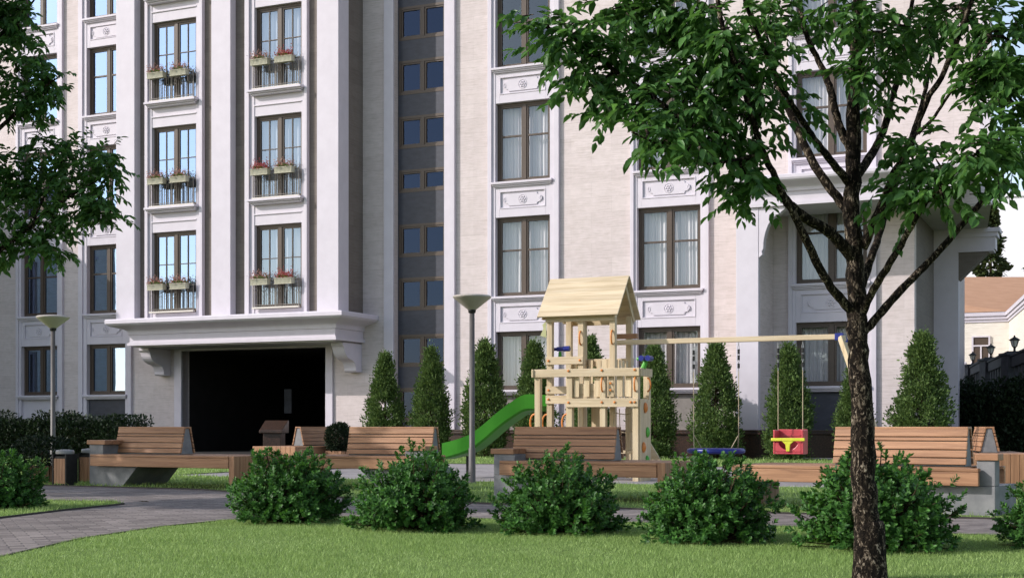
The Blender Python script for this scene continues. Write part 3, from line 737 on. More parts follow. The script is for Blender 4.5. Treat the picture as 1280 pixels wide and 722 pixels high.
bench('large sunlit bench behind the foreground tree trunk, with concrete end on the right', front(4.115, 12.0, -33), -33, 2.35, True, b0=.2, b1=1.46, wide_arm=.05, arm_d=.16)
bench('bench seen end on at the far right, with slatted end towards the lawn', (7.05, 20.6), -102, 2.2, False, b0=.2, b1=1.35)
bench('small distant bench before the dark archway, with slatted end and short backrest', (-3.55, 27.2), -118, 1.95, False, b0=.15, b1=1.2)

# ================================================================== BINS, POTS, PEDESTAL
def litter_bin(label, loc, rz):
    t = thing('litter_bin', label, 'bin', (*loc, 0), rz, 'litter bins by the left bench')
    b = MB()
    for i in range(4):
        for y in (-.105, .093): b.box(-.10+i*.05, -.10+i*.05+.047, y, y+.012, .03, .37)
    b.build('slats', M['bench_wood_upright'], t, bevel=.003)
    f = MB(); f.box(-.105, .105, -.09, .09, .0, .40); f.box(.106, .125, -.11, .11, 0, .43); f.box(-.125, -.106, -.11, .11, 0, .43); f.build('body', M['rubber'], t)
    l = MB(); l.lathe([(.125, .43), (.13, .44), (.13, .465), (.12, .485), (.05, .492)], 20, sy=.9); l.build('lid', M['zinc'], t, smooth=False)
litter_bin('front litter bin with wooden slats and grey lid beside the left bench', (-6.08, 18.5), -.45)
litter_bin('rear litter bin half hidden between the front bin and bench arm', (-6.0, 19.35), -.45)

def foliage_ball(name, mat, n, r, c, size, shape, seed, parent, flat=1.0, inner=.5):
    g = np.random.default_rng(seed); d = unit(g.normal(size=(n, 3))); rr = g.uniform(inner, 1, n)**.6
    lump = 1+.16*np.sin(d[:, 0]*5+seed)*np.sin(d[:, 1]*4+1)*np.cos(d[:, 2]*5)
    p = d*(rr*lump)[:, None]*np.array(r)+np.array(c); p[:, 2] = np.maximum(p[:, 2], .02)
    V, F = leaves(p, d+g.normal(size=(n, 3))*.6+np.array([0, 0, .35]), size*g.uniform(.6, 1.25, n), shape)
    return put(name, np_mesh(name, V, F, M[mat]), parent)
def pot(label, loc, w, h, rz=0.):
    t = thing('wooden_planter', label, 'planter', (*loc, 0), rz)
    b = MB(); n = 5
    for i in range(n):
        x = -w/2+i*w/n
        b.box(x, x+w/n-.006, -w/2, -w/2+.02, 0, h); b.box(x, x+w/n-.006, w/2-.02, w/2, 0, h)
        b.box(-w/2-.001, -w/2+.019, x+.02, x+w/n-.01, 0, h-.004); b.box(w/2-.019, w/2+.001, x+.02, x+w/n-.01, 0, h-.004)
    b.build('box', M['bench_wood_upright'], t); s = MB(); s.box(-w/2+.02, w/2-.02, -w/2+.02, w/2-.02, h*.5, h-.04); s.build('earth', M['soil'], t)
    return t
pot('low wooden planter box left of the litter bins', (-6.55, 19.1), .34, .26, -.45)
t = thing('round_bush', 'dark round bush growing in the planter left of the bins', 'bush', (-6.62, 19.1, .2), 0)
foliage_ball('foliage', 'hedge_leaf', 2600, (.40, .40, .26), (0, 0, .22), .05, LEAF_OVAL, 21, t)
MB().tube([(0, 0, -.04), (.02, 0, .25)], .02, 6).build('stem', M['stem'], t)
pot('small square wooden pot right of the distant bench', (-3.33, 26.0), .36, .34, -.4)
t = thing('pot_bush', 'small dark green bush in the square wooden pot', 'bush', (-3.30, 26.0, .28), 0)
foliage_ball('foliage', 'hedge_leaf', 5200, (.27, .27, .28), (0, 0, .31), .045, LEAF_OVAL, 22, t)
MB().tube([(0, 0, -.04), (.01, 0, .3)], .02, 6).build('stem', M['stem'], t)
t = thing('granite_pedestal', 'brown granite pedestal with sloping top standing before the archway', 'pedestal', (-6.75, 38.6, 0), FACADE_ROT+.25)
MB().box(-.26, .26, -.2, .2, 0, .62).build('body', M['granite'], t, bevel=.01)
m = MB(); m.prism([(-.30, .622), (.28, .622), (.28, .98), (.2, .98), (-.30, .70)], lambda p, q, a: (a, p, q), -.34, .34); m.build('top', M['granite'], t, bevel=.01)

# ================================================================== STREET LAMPS
def lamp(label, X, Y):
    t = thing('street_lamp', label, 'street lamp', (X, Y, 0), 0, 'funnel headed lamp posts')
    MB().lathe([(.075, 0), (.075, .02), (.05, .03), (.047, .5), (.04, .51), (.036, 2.38)], 16).build('pole', M['lamp_pole'], t, smooth=True)
    MB().lathe([(.034, 2.381), (.05, 2.385), (.055, 2.42), (.055, 2.425)], 16).build('collar', M['rubber'], t, smooth=True)
    MB().lathe([(.05, 2.426), (.06, 2.43), (.255, 2.585), (.268, 2.60), (.268, 2.612), (.25, 2.625), (.12, 2.64), (.02, 2.645)], 32).build('lamp_shade', M['lamp_head'], t, smooth=False)
lamp('funnel headed lamp post behind the shrubs, right of the stair windows', -.557, 18.95)
lamp('funnel headed lamp post at the left by the dark hedge and ground floor windows', -7.58, 22.46)

# ================================================================== PLAY TOWER WITH SLIDE AND SWINGS
PX, PY = 1.235, 21.0
tow = thing('play_tower', 'pale pine climbing tower with gabled roof, balcony and swing beam', 'play tower', (PX, PY, 0), FACADE_ROT)
def tp(name, mb, mat, parent=None, bevel=.006, smooth=False): return mb.build(name, M[mat], parent or tow, bevel=bevel, smooth=smooth)
h = .045
DF, D0, DB = .78, .30, -.45          # balcony front, tower front, tower back
ZF, ZB, ZT, ZE, ZR = 1.22, 1.66, 1.87, 2.50, 3.0998
uL, uM, uR = -0.5707, -0.0566, 0.4539
f0, f1, f2, f3 = -0.5697, -0.0516, 0.4748, 0.9842
def post(u, d, z1, z0=0, w=h): m = MB(); m.bd(u-w, u+w, d-w, d+w, z0, z1); return tp('post', m, 'pine')
for u in (uL, uM, uR):
    post(u, D0, ZE+.02)
for u in (uL+.02, uR): post(u, DB, ZE+.02)
post((uL+uR)/2-.25, DB, ZE+.02)
for u in (f0, f1, f2, f3): post(u, DF, ZB+.0)
post(f3, D0-.02, ZB)
def board(name, u0, u1, d0, d1, z0, z1, mat='pine_flat'): m = MB(); m.bd(u0, u1, d0, d1, z0, z1); return tp(name, m, mat)
# floors
m = MB()
for i in range(8): m.bd(uL-.04, uR+.04, DB+i*.094, DB+i*.094+.088, ZF-.035, ZF)
for i in range(4): m.bd(f1-.03, f3+.03, D0+.06+i*.1, D0+.06+i*.1+.094, ZF-.045, ZF-.01)
tp('floor', m, 'pine_flat', bevel=.003)
board('beam', f1-.05, f3+.05, DF+h, DF+h+.03, ZF-.13, ZF-.0)
board('beam', f0-.06, f3+.10, DF+h, DF+h+.03, ZB-.12, ZB-.0)
board('beam', uL-.05, f1+.0, D0+h, D0+h+.03, ZF-.07, ZF+.06)
board('beam', uL-.05, uM+.03, D0+h, D0+h+.03, ZF+.08, ZF+.20)
board('beam', uL-.05, uM+.05, D0+h, D0+h+.03, ZT-.12, ZT)
board('beam', uL-.05, uR+.05, D0+h, D0+h+.028, ZE-.10, ZE)
board('beam', uL-.05, uR+.05, DB-h-.03, DB-h, ZE-.10, ZE)
board('beam', uL-.05, uR+.05, DB-h-.03, DB-h, ZT-.12, ZT)
m = MB(); m.bd(f3+h, f3+h+.03, D0-.05, DF+.10, ZB-.12, ZB+.0); tp('beam', m, 'pine')
m = MB(); m.bd(f0-h-.03, f0-h, D0, DF+.10, ZB-.12, ZB+.0); tp('beam', m, 'pine')
# balustrade slats: balcony front panel, tower back and right side
def slat_row(us, d, z0, z1, w=.085):
    m = MB()
    for u in us: m.bd(u-w/2, u+w/2, d, d+.022, z0, z1)
    return tp('balustrade', m, 'pine', bevel=.003)
slat_row(np.linspace(f1+.10, f2-.10, 3), DF-.01, ZF+.02, ZB-.0)
slat_row(np.linspace(f2+.12, f3-.12, 3), DF-.01, ZF+.02, ZB-.0)
slat_row(np.linspace(uL+.1, uR-.1, 7), DB-h+.01, ZF+.05, ZT-.02, .075)
slat_row([uR-.02, uR-.14], D0-.01, ZF, ZT-.05)
m = MB()
for d in np.linspace(DB+.14, D0-.12, 4): m.bd(uR-.012, uR+.012, d-.04, d+.04, ZF+.02, ZT-.05)
tp('balustrade', m, 'pine', bevel=.003)
board('panel', f1+.05, f2-.05, DF-.05, DF-.03, ZF-.0, ZF+.22)
# under the floor: boarded back and mid post
board('panel', uL+.38, uL+.62, DB-.04, DB-.02, 0, ZF-.1, 'pine')
post((uL+uR)/2+.02, DB+.02, ZF-.05)
# roof
ov = .16; ue0, ue1 = uL-.15, uR+.13; dm = (D0+DB)/2
rf = MB()
for sg in (1, -1):
    de = dm+sg*((D0-DB)/2+ov); z0 = ZE-.03
    n = 8
    for i in range(n):
        a, b = i/n, (i+1)/n-.0012
        P_ = lambda t: (de+(dm-de)*t, z0+(ZR-z0)*t)
        (d0, za), (d1, zb) = P_(a), P_(b); nx, nz = (.022*(ZR-z0), .022*abs(de-dm)); ln = math.hypot(ZR-z0, de-dm); nx, nz = sg*.022*(ZR-z0)/ln, .022*abs(de-dm)/ln
        rf.prism([(d0, za), (d0+nx, za+nz), (d1+nx, zb+nz), (d1, zb)], lambda p, q, a_: (a_, -p, q), ue0, ue1)
roof = tp('roof', rf, 'pine_flat', bevel=.002)
for u in (ue0+.06, ue1-.08):
    m = MB(); m.prism([(dm+(D0-DB)/2+ov-.04, ZE-.06), (dm, ZR-.02), (dm-(D0-DB)/2-ov+.04, ZE-.06), (dm-(D0-DB)/2-ov+.14, ZE-.06), (dm, ZR-.14), (dm+(D0-DB)/2+ov-.14, ZE-.06)], lambda p, q, a: (a, -p, q), u-.012, u+.012)
    tp('gable_rafter', m, 'pine', bevel=0)
# bolts
for u, d, z in [(x, DF+h+.035, zz) for x in (f1, f2, f3) for zz in (ZB-.03, ZF-.06)] + [(f2+.2, DF+h+.035, ZF-.06), (f3-.06, DF+h+.035, ZF-.06), (uL, D0+h+.035, ZF-.0), (uL, D0+h+.035, ZF+.14), (uL, D0+h+.035, ZT-.06), (uM, D0+h+.035, ZT-.06), (f2+.12, DF+.03, ZF+.12), (f2+.12, DF+.03, ZF+.22)]:
    m = MB(); m.lathe([(.018, 0), (.018, .008), (.008, .014)], 10); m.v = [(u+x, -d-q_, z+y) for x, y, q_ in m.v]; tp('bolt_cap', m, 'orange', bevel=0)
# grip handles
def grip(u, d, z, hh=.2, out=.05, side=0):
    p = [(u+(out*math.sin(t) if side else 0), -d-(0 if side else out*math.sin(t)), z-hh/2*math.cos(t)) for t in np.linspace(0, PI, 13)]
    return tp('grip_handle', MB().tube(p, .013, 8), 'orange', bevel=0, smooth=True)
for a in ((uM, D0+h, 2.15), (uR, D0+h, 2.15), (f2, DF+h, 1.42), (f3, DF+h, 1.42)): grip(*a)
for a in ((f3+h+.03, D0+.2, 1.42), (uM-.06, D0+h, 1.36)): grip(*a, side=1)
for u, d in ((f0-h, DF), (uL-h, D0), (f1-h, DF)):
    tp('grip_handle', MB().tube([(u-.02+.07*math.cos(t), -d, .86+.13*math.sin(t)) for t in np.linspace(0, 2*PI, 21)], .014, 8, False), 'orange', bevel=0, smooth=True)
# slide
sl = MB(); prof = [-0.6929, -0.9484, -1.1633, -1.346, -1.5197, -1.7073, -1.9041, -2.139]
zz = [1.17, 1.1741, 1.0369, 0.8873, 0.7252, 0.5754, 0.4879, 0.4248]
dd = [.12, .20, .30, .38, .45, .52, .60, .66]
cs = [(-.24, .12), (-.24, -.10), (-.19, -.13), (.19, -.13), (.24, -.10), (.24, .12), (.215, .12), (.205, -.03), (.17, -.05), (-.17, -.05), (-.205, -.03), (-.215, .12)]
vs = []; ts = np.linspace(0, 1, 29); tk = np.linspace(0, 1, 8)
def sm(v, t): # smooth interpolation of the control values
    i = min(int(t*7), 6); f = t*7-i; p = [v[max(i-1, 0)], v[i], v[i+1], v[min(i+2, 7)]]
    return .5*((2*p[1])+(-p[0]+p[2])*f+(2*p[0]-5*p[1]+4*p[2]-p[3])*f*f+(-p[0]+3*p[1]-3*p[2]+p[3])*f**3)
for t in ts: u, d, z = sm(prof, t), sm(dd, t), sm(zz, t); vs += [(u, -(d+a), z+b) for a, b in cs]
n = len(cs); fs = [(i*n+k_, i*n+(k_+1) % n, (i+1)*n+(k_+1) % n, (i+1)*n+k_) for i in range(28) for k_ in range(n)]
fs += [tuple(range(n))[::-1], tuple(28*n+i for i in range(n))]
sl.add(vs, fs); tp('slide', sl, 'slide', bevel=0, smooth=False)
m = MB(); ue = prof[-1]; m.bd(ue+.30, ue+.34, .50, .66, 0, zz[-1]-.08); tp('slide_support', m, 'rubber', bevel=0)
# climbing wall with holds, leaning board, net and rungs
m = MB(); m.bd(f3+h+.002, f3+h+.024, D0+.04, DF+.02, .0, ZF-.02); wall = tp('climbing_wall', m, 'pine')
for d, z, c in ((.60, 1.08, 'orange'), (.50, .72, 'lime'), (.68, .50, 'orange'), (.52, .30, 'lime')):
    b = MB(); b.lathe([(.05, 0), (.055, .012), (.035, .035), (.01, .045)], 10, sx=1.1)
    b.v = [(f3+h+.026+z_, -d+x*.9, z+y*1.5) for x, y, z_ in b.v]; tp('climbing_hold', b, c, wall, 0)
m = MB(); a, b = 0.8119, 1.1402
m.bar((a, -.0, .62), (b+.05, -.0, .02), .16, .035, Vector((0, 1, 0))); 
for t in (.3, .6): m.bar((a+(b-a)*t, -.1, .62-.6*t+.03), (a+(b-a)*t, .1, .62-.6*t+.03), .03)
tp('climbing_ramp', m, 'pine_flat'); tp('ramp_cap', MB().lathe([(.03, 0), (.045, .03), (.03, .07)], 12, (a, -.0, .6)), 'blue', bevel=0)
m = MB()
for i in range(5): u = f2+.06+(f3-f2-.12)*i/4; m.tube([(u, -DF+.35-.03*i, 0.05), (u+.02, -DF+.2, ZF-.15)], .007, 5)
for i in range(4): z = .2+i*.27; m.tube([(f2+.05, -DF+.3, z), ((f2+f3)/2, -DF+.28, z-.03), (f3-.05, -DF+.25, z+.02)], .007, 5)
tp('climbing_net', m, 'rope', bevel=0)
m = MB(); m.bd(f2+.1, f3+.0, DF-.3, DF-.26, .40, .44); m.bd(f2+.1, f3, DF-.3, DF-.26, .1, .14); tp('rung', m, 'pine_flat')
# toys: telescopes, steering wheels, flag
def scope(u, d, z, ang):
    t_ = MB(); c, s_ = math.cos(ang), math.sin(ang)
    t_.tube([(u+c*x, -d, z+s_*x+.012*0) for x in (-.13, -.05, -.05, .06, .06, .16)], [.024, .024, .034, .034, .043, .043], 12); o_ = tp('telescope', t_, 'blue', bevel=0)
    e = MB().tube([(u-c*.15, -d, z-s_*.15), (u-c*.128, -d, z-s_*.128)], .03, 12); tp('eyepiece', e, 'yellow', o_, 0)
    b = MB().tube([(u, -d, z-.04), (u, -d, z-.13)], [.02, .03], 10); tp('telescope_mount', b, 'slide', o_, 0)
scope(-0.4515, .2, 1.9982, .02)
b = MB()
for dx in (-.05, .05): b.tube([(f3+.12+dx, -.62, 1.80), (f3+.12+dx, -.78, 1.80)], .042, 14)
bo = tp('binoculars', b, 'blue', bevel=0); tp('binocular_mount', MB().tube([(f3+.05, -.62, 1.66), (f3+.1, -.62, 1.78)], [.04, .03], 10).tube([(f3-.05, -.6, 1.80), (f3+.08, -.62, 1.80)], .022, 8), 'lime', bo, 0)
fl = MB(); fu = uL-.05; fl.add([(fu, -D0-.05, 2.42), (fu-.06, -D0-.06, 2.37), (fu-.045, -D0-.055, 2.31), (fu-.09, -D0-.07, 2.20), (fu, -D0-.05, 2.17)], [(0, 1, 2, 3, 4)]); fl.add([(x, y+.008, z) for x, y, z in fl.v[:5]], [(4, 3, 2, 1, 0)])
tp('pennant', fl, 'pennant', bevel=0)
# swing beam with A frame
BD = -.08; bz = 2.0915; bu0, bu1 = uR-.1, 3.7923
m = MB(); m.bd(bu0, bu1, BD-.045, BD+.045, bz-.038, bz+.038); beam = tp('swing_beam', m, 'pine_flat')
m = MB(); m.bd(bu0-.02, bu0+.36, BD-.05, BD+.05, bz+.055, bz+.13); tp('beam_rest', m, 'bench_wood')
m = MB(); m.box(bu1-.09, bu1+.03, -BD-.055, -BD+.055, bz-.05, bz+.05); m.bar((bu1-.0, -BD, bz-.02), (bu1+.05, -BD+.05, bz-.11), .095, .095); m.bar((bu1-.0, -BD, bz-.02), (bu1+.05, -BD-.05, bz-.11), .095, .095)
tp('beam_bracket', m, 'blue', beam)
for sg in (-1, 1):
    m = MB(); m.bar((bu1+.0, -BD+sg*.03, bz-.0), (bu1+(.62 if sg > 0 else .80), -BD+sg*.6, 0), .085); tp('swing_leg', m, 'pine')
GRPS = 'swings hung from the beam'
def chain(mb, a, b, n):
    a, b = Vector(a), Vector(b)
    for i in range(n):
        p = a.lerp(b, i/n); q = a.lerp(b, (i+1)/n)
        o_ = Vector((.011, 0, 0)) if i % 2 else Vector((0, .011, 0))
        mb.tube([p+o_, q+o_], .0045, 5); mb.tube([p-o_, q-o_], .0045, 5)
# nest swing
nu = 1.9419; nz = 0.442
ns_ = thing('nest_swing', 'round blue nest swing hanging low beneath the beam', 'swing', (0, 0, 0), FACADE_ROT, GRPS)
def at_tower(u, d, z): return Vector((PX + u*CO + d*SI, PY + u*SI - d*CO, z))
ns_.location = at_tower(nu, BD, nz)
r = .40
MB().tube([(r*math.cos(t), r*.9*math.sin(t), 0) for t in np.linspace(0, 2*PI, 33)], .038, 10, False).build('ring', M['blue'], ns_, smooth=True)
m = MB()
for i in range(-4, 5): y = i*.085; x = math.sqrt(max(r*r-(y/.9)**2, .001)); m.tube([(-x, y, 0), (0, y, -.05), (x, y, 0)], .008, 5); x2 = i*.09; y2 = .9*math.sqrt(max(r*r-x2*x2, .001)); m.tube([(x2, -y2, 0), (x2, 0, -.052), (x2, y2, 0)], .008, 5)
m.build('net', M['rubber'], ns_)
top = bz-nz-.05; m = MB(); c_ = MB()
for sx in (-1, 1):
    m = MB(); e = r*.86; j = (sx*e, 0, top*.10+.08); up_ = (sx*e, 0, top-.42)
    for sy in (-1, 1): m.tube([(sx*e*.8, sy*.22, .02), j], .007, 5)
    m.tube([j, up_], .007, 6); chain(c_, up_, (sx*e, 0, top), 9); m.build('rope', M['rope'], ns_)
    for q_ in (.13, .22, .34): MB().tube([(sx*e, 0, top-q_-.035), (sx*e, 0, top-q_+.035)], .019, 8).build('chain_sleeve', M['rubber'], ns_)
c_.build('chain', M['chain'], ns_)
# toddler seat
bu = 3.0548; bz0 = 0.4033
bs = thing('toddler_swing', 'red toddler bucket swing seat with lime yellow front bar', 'swing', at_tower(bu, BD, bz0), FACADE_ROT, GRPS)
m = MB(); W_ = .22; H_ = .36
m.box(-W_, W_, .14, .17, 0, H_); m.box(-W_, -W_+.03, -.15, .139, 0, H_*.98); m.box(W_-.03, W_, -.15, .139, 0, H_*.98); m.box(-W_+.031, W_-.031, -.15, .139, .0, .03)
fo = [(-W_+.031, 0.032), (W_-.031, .032), (W_-.031, .17)] + [(.13*math.cos(t)*1.1, .19-.13*math.sin(t)) for t in np.linspace(.1, PI-.1, 10)] + [(-W_+.031, .17)]
m.prism(fo, lambda p, q, a: (p, a, q), -.15, -.125); m.build('seat', M['red'], bs, bevel=.01)
m = MB()
for i in range(5): m.box(-.12, .12, .128, .138, .06+i*.05, .085+i*.05)
m.build('seat_ribs', M['red'], bs)
m = MB(); m.box(-W_-.025, W_+.025, -.185, -.152, .19, .235); m.prism([(-.09, .189), (.09, .189), (.035, .14), (.025, .04), (-.025, .04), (-.035, .14)], lambda p, q, a: (p, a, q), -.18, -.155); m.build('front_bar', M['yellow'], bs, bevel=.008)
top = bz-bz0-.05; m = MB(); c_ = MB()
for sx in (-1, 1): m = MB(); m.tube([(sx*(W_-.04), 0, H_*.98), (sx*(W_-.04), 0, top-.42)], .007, 6).build('rope', M['rope'], bs); [MB().tube([(sx*(W_-.04), 0, top-q_-.035), (sx*(W_-.04), 0, top-q_+.035)], .019, 8).build('chain_sleeve', M['rubber'], bs) for q_ in (.13, .22, .34)]; chain(c_, (sx*(W_-.04), 0, top-.42), (sx*(W_-.04), 0, top), 9)
c_.build('chain', M['chain'], bs)

# ================================================================== SHRUBS ON THE LAWN EDGE
def shrub_meshes(seed):
    g = np.random.default_rng(seed); S = 1150
    d = unit(g.normal(size=(S, 3))); d[:, 2] = np.abs(d[:, 2])*1.1-.28; d = unit(d)
    lump = 1+.13*np.sin(d[:, 0]*4.1+seed)*np.sin(d[:, 1]*4.3+2*seed)+.13*np.sin(d[:, 2]*6+d[:, 0]*7+seed)
    rad = np.array([.50, .48, .53]); root = d*rad*(lump*g.uniform(.48, 1.0, S))[:, None]+np.array([0, 0, .135])
    ax = unit(d*np.array([1, 1, .8])+np.array([0, 0, .55])+g.normal(0, .28, (S, 3))); ln = g.uniform(.04, .095, S)
    k = 17; f = np.linspace(.05, 1, k); P = (root[:, None]+ax[:, None]*(ln[:, None]*f)[..., None]).reshape(-1, 3)
    side = unit(g.normal(size=(S*k, 3))); A = np.repeat(ax, k, 0); side = unit(side-A*(side*A).sum(1, keepdims=True))
    D = unit(A*np.tile(.35+.7*f, S)[:, None]+side*.85); sz = np.tile(.048-.016*f, S)*g.uniform(.75, 1.2, S*k)
    keep = P[:, 2] > .015; V, F = leaves(P[keep], D[keep], sz[keep], LEAF_OVAL, A[keep]+g.normal(0, .2, (keep.sum(), 3)))
    fol = np_mesh('foliage', V, F, M['shrub_leaf'])
    m = MB()
    for i in range(0, S, 5):
        r_ = root[i]; e_ = r_+ax[i]*ln[i]; m.tube([(r_[0]*.12, r_[1]*.12, .0), tuple(r_*np.array([.6, .6, .55])), tuple(np.maximum(r_, [-9, -9, .02])), tuple(np.maximum(e_, [-9, -9, .02]))], [.008, .006, .004, .002], 4, False)
    return fol, m.mesh('stems', M['stem'])
SHV = [shrub_meshes(s_) for s_ in (11, 12, 13, 14, 15, 16, 17)]
SH = [((-4.98, 13.15), .96, 0, .5, 'glossy green shrub cut by the left edge on the lawn tongue'),
      ((-1.86, 11.25), 1.0, 1, 0., 'glossy green shrub directly before the mitred end of the left bench'),
      ((-.74, 10.45), 1.0, 2, 1.2, 'glossy green shrub at the foot of the front lamp post'),
      ((.36, 10.15), .98, 3, 2.4, 'glossy green shrub directly before the shaded bench and play tower'),
      ((1.36, 9.42), 1.0, 4, 3.9, 'glossy green shrub below the blue nest swing'),
      ((2.36, 8.85), 1.06, 5, 5.0, 'glossy green shrub directly behind the foreground tree trunk'),
      ((3.62, 8.9), .9, 6, 4.1, 'glossy green shrub cut by the right edge of the view')]
for (x, y), sc, v, rz, lab in SH:
    t = thing('shrub', lab, 'shrub', (x, y, .012), rz, 'row of rounded shrubs along the lawn edge'); t.scale = (sc*.88, sc*.88, sc*.84)
    put('foliage', SHV[v][0], t); put('stems', SHV[v][1], t)

# ================================================================== CYPRESSES
def cypress_meshes(seed):
    g = np.random.default_rng(seed); S = 470
    z = g.uniform(0, 1, S)**1.1; a = g.uniform(0, 2*PI, S)
    prof = np.where(z < .34, .72+.28*(z/.34)**.7, np.maximum(1-(z-.34)/.66, 0)**.84)*.178
    lump = 1+.15*np.sin(a*3+z*13+seed)+.17*np.sin(a*5-z*29+seed)*np.sin(z*41+a*2)
    rr = prof*lump*g.uniform(.62, 1.06, S); root = np.stack([np.cos(a)*rr, np.sin(a)*rr, z*.93], 1)
    ax = unit(np.stack([np.cos(a)*.55, np.sin(a)*.55, np.full(S, 1.0)], 1)+g.normal(0, .22, (S, 3))); k = 46; ln = g.uniform(.05, .10, S)*(1-.35*z)
    f = g.uniform(0, 1, (S, k)); fat = .026*np.sin(PI*np.clip(f*.85+.1, 0, 1))
    off = g.normal(0, 1, (S, k, 3))*fat[..., None]; P = root[:, None]+ax[:, None]*(ln[:, None]*f)[..., None]+off
    D = ax[:, None]*.9+unit(off)*.7+g.normal(0, .25, (S, k, 3)); P = P.reshape(-1, 3); D = D.reshape(-1, 3); P[:, 2] = np.maximum(P[:, 2], .005)
    V, F = leaves(P, D, g.uniform(.016, .031, len(P)), LEAF_NARROW*np.array([1, 1.6, 1]), g.normal(size=(len(P), 3)))
    fol = np_mesh('foliage', V, F, M['thuja'])
    m = MB(); m.tube([(0, 0, 0), (.004, 0, .5), (0, 0, .9)], [.018, .011, .003], 7)
    for i in range(0, S, 4): r_ = root[i]; m.tube([(0, 0, max(r_[2]-.05, .01)), tuple(r_)], [.004, .002], 4, False)
    return fol, m.mesh('trunk', M['stem'])
CYV = [cypress_meshes(s_) for s_ in (31, 32, 33, 34, 35)]
CY = [(-2.3325, 2.84, .95, 'cypress against the shaded wall right of the archway, leftmost of the row'), (-0.928, 2.92, .95, 'cypress directly before the stair windows'),
      (0.6643, 3.12, 1.0, 'cypress just right of the front lamp post'), (2.045, 3.0, .95, 'cypress above the green slide, before a ground floor window'),
      (3.5767, 3.1, .9, 'cypress seen through the wooden play tower'), (5.2619, 2.85, .95, 'cypress close to the right side of the play tower'),
      (6.8217, 2.84, 1.05, 'cypress behind the blue nest swing'), (8.572, 2.82, 1.0, 'cypress behind the red toddler swing'),
      (10.1188, 2.35, 1.0, 'shorter cypress half hidden behind the foreground trunk'), (11.6458, 2.98, 1.15, 'broadest cypress before the pale right corner of the building')]
for i, (u, H_, wd, lab) in enumerate(CY):
    p = site(u, 3.2, .012); t = thing('cypress', lab, 'cypress', p, i*1.7, 'row of clipped cypresses along the facade'); t.scale = (H_*wd*.9, H_*wd*.9, H_)
    put('foliage', CYV[i % 5][0], t); put('trunk', CYV[i % 5][1], t)

# ================================================================== HEDGES
def hedge(label, pts, hgt, thick, n, seed, size=.07, bumps=.12):
    g = np.random.default_rng(seed); t = thing('hedge', label, 'hedge', (*pts[0], 0))
    P = np.array(pts); seg = np.linalg.norm(np.diff(P, axis=0), axis=1); cum = np.r_[0, np.cumsum(seg)]; s_ = g.uniform(0, cum[-1], n)
    i = np.clip(np.searchsorted(cum, s_)-1, 0, len(seg)-1); f = (s_-cum[i])/seg[i]; q = P[i]+(P[i+1]-P[i])*f[:, None]
    nrm = np.stack([-(P[i+1]-P[i])[:, 1], (P[i+1]-P[i])[:, 0]], 1)/seg[i][:, None]
    ang = g.uniform(-.15, PI+.15, n); lump = 1+bumps*np.sin(s_*2.6+seed)+.5*bumps*np.sin(s_*6.1+1); sh = g.uniform(.72, 1, n)
    across = np.clip(np.cos(ang)*1.25, -1, 1)*thick/2*sh*lump; up = np.clip(np.sin(ang)*1.3, .0, 1)*hgt*lump*sh; low = g.uniform(0, 1, n) < .35
    up = np.where(low, g.uniform(0, 1, n)*hgt*.9, up)
    X = np.concatenate([q+nrm*across[:, None], np.maximum(up, .02)[:, None]], 1)-np.array([*pts[0], 0])
    D = np.concatenate([nrm*np.sign(across)[:, None]*.6, np.full((n, 1), .7)], 1)+g.normal(0, .5, (n, 3))
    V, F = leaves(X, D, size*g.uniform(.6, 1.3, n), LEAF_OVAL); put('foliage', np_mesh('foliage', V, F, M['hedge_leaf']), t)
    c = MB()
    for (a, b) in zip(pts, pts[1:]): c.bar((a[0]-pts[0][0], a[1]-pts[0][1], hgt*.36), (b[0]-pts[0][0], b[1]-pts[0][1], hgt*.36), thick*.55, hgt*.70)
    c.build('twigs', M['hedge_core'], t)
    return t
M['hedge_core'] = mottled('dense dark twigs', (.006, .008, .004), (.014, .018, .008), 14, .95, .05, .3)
hedge('long dark clipped hedge before the ground floor windows on the left', [(-17, 36.5), (-12.6, 34.4), (-9.0, 32.6)], 1.02, 1.3, 30000, 41, .085)
hedge('tall black green hedge in the building shade at the right edge', [(12.3, 40.5), (13.6, 37.5), (16.6, 34.5)], 2.0, 1.6, 24000, 42, .12, .09)

# ================================================================== NEIGHBOURING HOUSE, FENCE, FAR BACKGROUND
hs = thing('cream_house', 'cream house with broad tan roof, white cornice and dark window', 'house', (18, 65, 0))
def wp(mb, name, mat, parent=hs, bevel=0): 
    mb.v = [(x-18, y-65, z) for x, y, z in mb.v] if parent is hs else mb.v
    return mb.build(name, M[mat], parent, bevel=bevel)
m = MB()
def slant(mb, a, b, z0, z1, t):
    A, B_ = Vector((*a, 0)), Vector((*b, 0)); n_ = (B_-A).normalized(); s_ = Vector((-n_.y, n_.x, 0))*t
    mb.add([A+Vector((0, 0, z0)), B_+Vector((0, 0, z0)), B_+s_+Vector((0, 0, z0)), A+s_+Vector((0, 0, z0)), A+Vector((0, 0, z1)), B_+Vector((0, 0, z1)), B_+s_+Vector((0, 0, z1)), A+s_+Vector((0, 0, z1))], [(3,2,1,0),(4,5,6,7),(0,1,5,4),(1,2,6,5),(2,3,7,6),(3,0,4,7)])
slant(m, (13, 69.9), (23.75, 65), 0, 6.2, .3); slant(m, (13, 69.9), (14, 84), 0, 6.197, -.3); slant(m, (19.6, 50), (23.75, 65), 0, 6.199, -.3); slant(m, (19.6, 50), (34, 46), 0, 6.198, .3)
wp(m, 'wall', 'stone_far')
m = MB()
for z0, z1, o_ in ((5.82, 5.95, .05), (5.95, 6.11, .11), (6.11, 6.28, .18)):
    slant(m, (13-o_, 69.9), (23.75-o_*.2, 65), z0, z1, -o_*.9); slant(m, (19.6-o_, 50-o_), (23.75-o_, 65.), z0-.003, z1-.003, -o_*.9)
